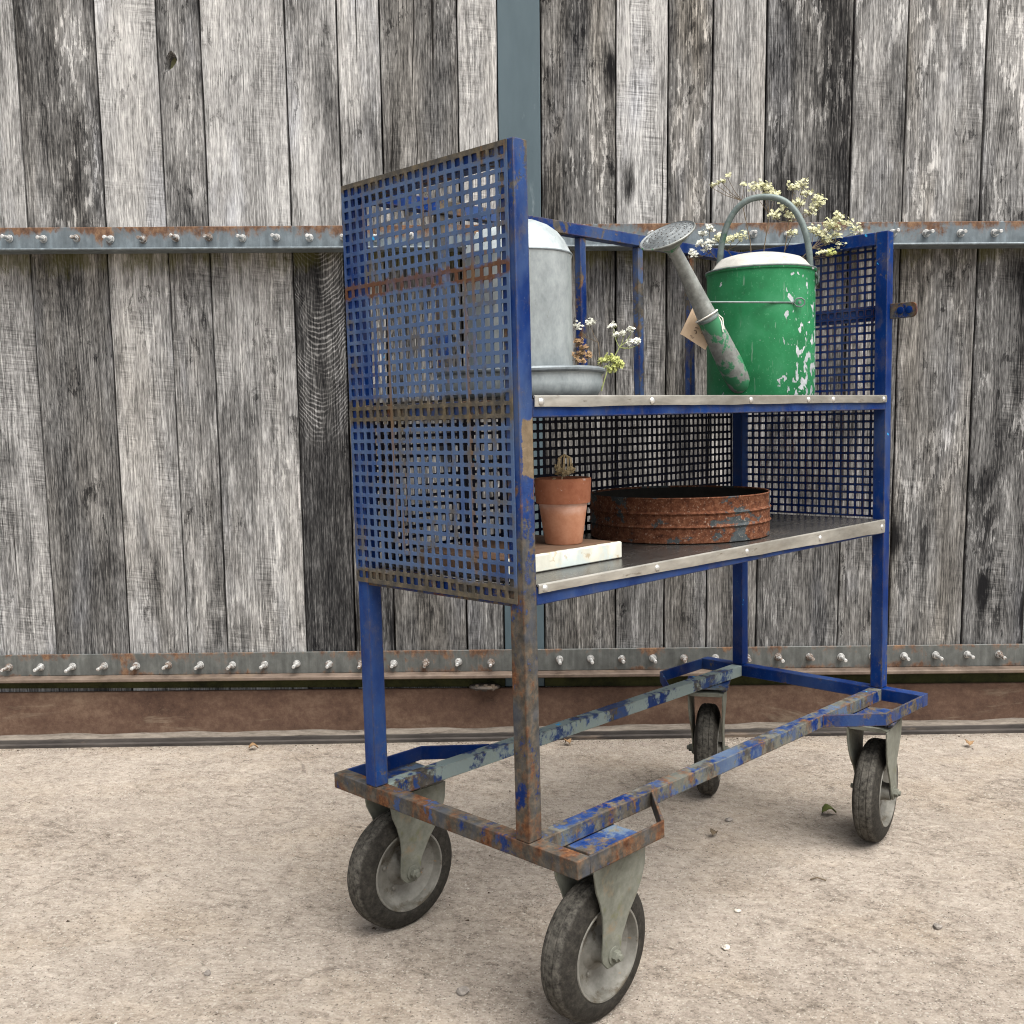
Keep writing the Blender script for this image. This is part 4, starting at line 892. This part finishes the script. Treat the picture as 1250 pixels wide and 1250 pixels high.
so = MB().lathe([(.0468, .1040), (.034, .1075), (.018, .1060), (0, .1090)], 24).build('soil', 'soil', pt)
pd = on('dried_flower_head', .285, .168, ZL + .138, 'drooping dried tan flower head standing in the terracotta pot', 'dried flower')
m = MB(); ap = Vector((.010, .003, .059)); m.tube([(-.004, .0, -.004), (.004, .002, .03), ap], [.0013, .0011, .0012], 6)
hd = []
for i in range(10):
    a = 2 * math.pi * i / 10 + random.uniform(-.1, .1); rr_ = random.uniform(.011, .017); h = ap + Vector((rr_ * math.cos(a), rr_ * math.sin(a), -.026 - random.uniform(0, .012)))
    q = ap + Vector((rr_ * .85 * math.cos(a), rr_ * .85 * math.sin(a), -.007)); m.tube([ap, q, h], .00085, 5); hd.append(h)
m.build('stem', 'dry', pd)
m = MB()
for h in hd + [Vector((-.012, .012, .010)), Vector((-.017, .014, .004)), Vector((-.008, .008, .004))]: florets(m, h, .0052, 11, .0044)
m.build('seed_clusters', 'dry', pd, angle=180)

# ------------------------------------------------------------------ small things on the ground
def stone(x, y, r, mat, label, sq=.6):
    bm = bmesh.new(); bmesh.ops.create_icosphere(bm, subdivisions=2, radius=1)
    ph = [random.uniform(0, 6) for _ in range(4)]
    for v in bm.verts:
        k = 1 + .18 * math.sin(3 * v.co.x + ph[0]) + .15 * math.sin(4 * v.co.y + ph[1]) + .12 * math.sin(5 * v.co.z + ph[2])
        v.co = Vector((v.co.x * k * r * 1.25, v.co.y * k * r, v.co.z * k * r * sq))
    me = bpy.data.meshes.new('stone'); bm.to_mesh(me); bm.free(); me.materials.append(M[mat])
    o = bpy.data.objects.new('stone', me); COL.objects.link(o); o.location = (x, y, r * sq * .75); o.rotation_euler = (0, 0, random.uniform(0, 3))
    tag(o, label, 'stone', 'loose stones on the concrete'); return o
stone(.372, .310, .0075, 'stone_pale', 'pale stone on the concrete, right of the front wheel')
stone(.422, .462, .0055, 'stone_pale', 'small pale stone further back right of the front wheel')
stone(.807, .383, .0080, 'stone', 'grey stone on the open concrete at the right')
stone(-.130, .161, .0105, 'stone', 'dark grey stone between the two near wheels')
stone(.495, .956, .0080, 'stone', 'dark grey stone under the middle of the trolley')
stone(-.620, .235, .0070, 'stone', 'small dark stone on the open concrete at the left')
def leaf(x, y, ln, mat, label, rot, name='leaf'):
    m = MB(); n = 7; vs = []
    for i in range(n + 1):
        t_ = i / n; w = ln * .34 * math.sin(math.pi * t_ ** .8) * (1 + .25 * (i % 2)); z = .004 + .010 * math.sin(t_ * 3.4) * ln / .03
        vs += [(ln * (t_ - .5), -w, z + .004), (ln * (t_ - .5), 0, z), (ln * (t_ - .5), w, z + .006)]
    m.add(vs, [(i * 3 + j, i * 3 + 3 + j, i * 3 + 4 + j, i * 3 + 1 + j) for i in range(n) for j in range(2)])
    o = m.build(name, mat, None, angle=80); so_ = o.modifiers.new('thick', 'SOLIDIFY'); so_.thickness = .0006
    o.location = (x, y, .002); o.rotation_euler = (0, 0, rot); tag(o, label, 'leaf'); return o
leaf(.756, .985, .040, 'leaf', 'curled olive green leaf beside the right hand wheel', .2)
leaf(.440, .853, .026, 'stem', 'withered brown leaf scrap on the concrete under the trolley', 1.0)
leaf(-.905, 1.60, .030, 'dead', 'brown leaf scrap by the track at the left', .4)
leaf(.10, 1.60, .032, 'dead', 'brown leaf scrap by the track behind the near post', 2.0)
leaf(1.33, 1.52, .034, 'dead', 'dark brown leaf scrap by the track at the far right', 1.2)
tw = MB().tube([(-.016, 0, .003), (0, .003, .006), (.017, -.006, .003)], .0016, 6).build('twig', 'stem'); tw.location = (.626, .604, 0); tag(tw, 'short brown twig on the concrete in front of the right hand wheel', 'twig')
# loose grit: far too many to count
m = MB(); ico = [(0, 0, 1), (.9, 0, .2), (-.4, .8, .15), (-.45, -.8, .2), (0, 0, -.5)]; icf = [(0, 1, 2), (0, 2, 3), (0, 3, 1), (4, 2, 1), (4, 3, 2), (4, 1, 3)]
for _ in range(5200):
    y = random.uniform(-.15, 1.645) if random.random() < .8 else 1.645 - abs(random.gauss(0, .05)); x = random.uniform(-1.9, 1.9)
    s_ = random.uniform(.0009, .0022) * (1.9 if random.random() < .05 else 1) ; a = random.uniform(0, 6); ca_, sa_ = math.cos(a), math.sin(a)
    m.add([(x + s_ * (p[0] * ca_ - p[1] * sa_) * random.uniform(.7, 1.3), y + s_ * (p[0] * sa_ + p[1] * ca_), s_ * (.25 + p[2] * .6)) for p in ico], icf)
gr = m.build('grit', 'stone_pale'); gr['kind'] = 'stuff'; gr['label'] = 'loose pale grit scattered over the concrete'
m = MB()
for _ in range(1400):
    y = random.uniform(-.15, 1.64) if random.random() < .6 else 1.648 - abs(random.gauss(0, .03)); x = random.uniform(-1.9, 1.9)
    s_ = random.uniform(.0010, .0026) * (2.0 if random.random() < .05 else 1); a = random.uniform(0, 6); ca_, sa_ = math.cos(a), math.sin(a)
    m.add([(x + s_ * (p[0] * ca_ - p[1] * sa_) * random.uniform(.7, 1.6), y + s_ * (p[0] * sa_ + p[1] * ca_), s_ * (.2 + p[2] * .5)) for p in ico], icf)
gd = m.build('dirt_crumbs', 'soil'); gd['kind'] = 'stuff'; gd['label'] = 'dark dirt crumbs scattered over the concrete'
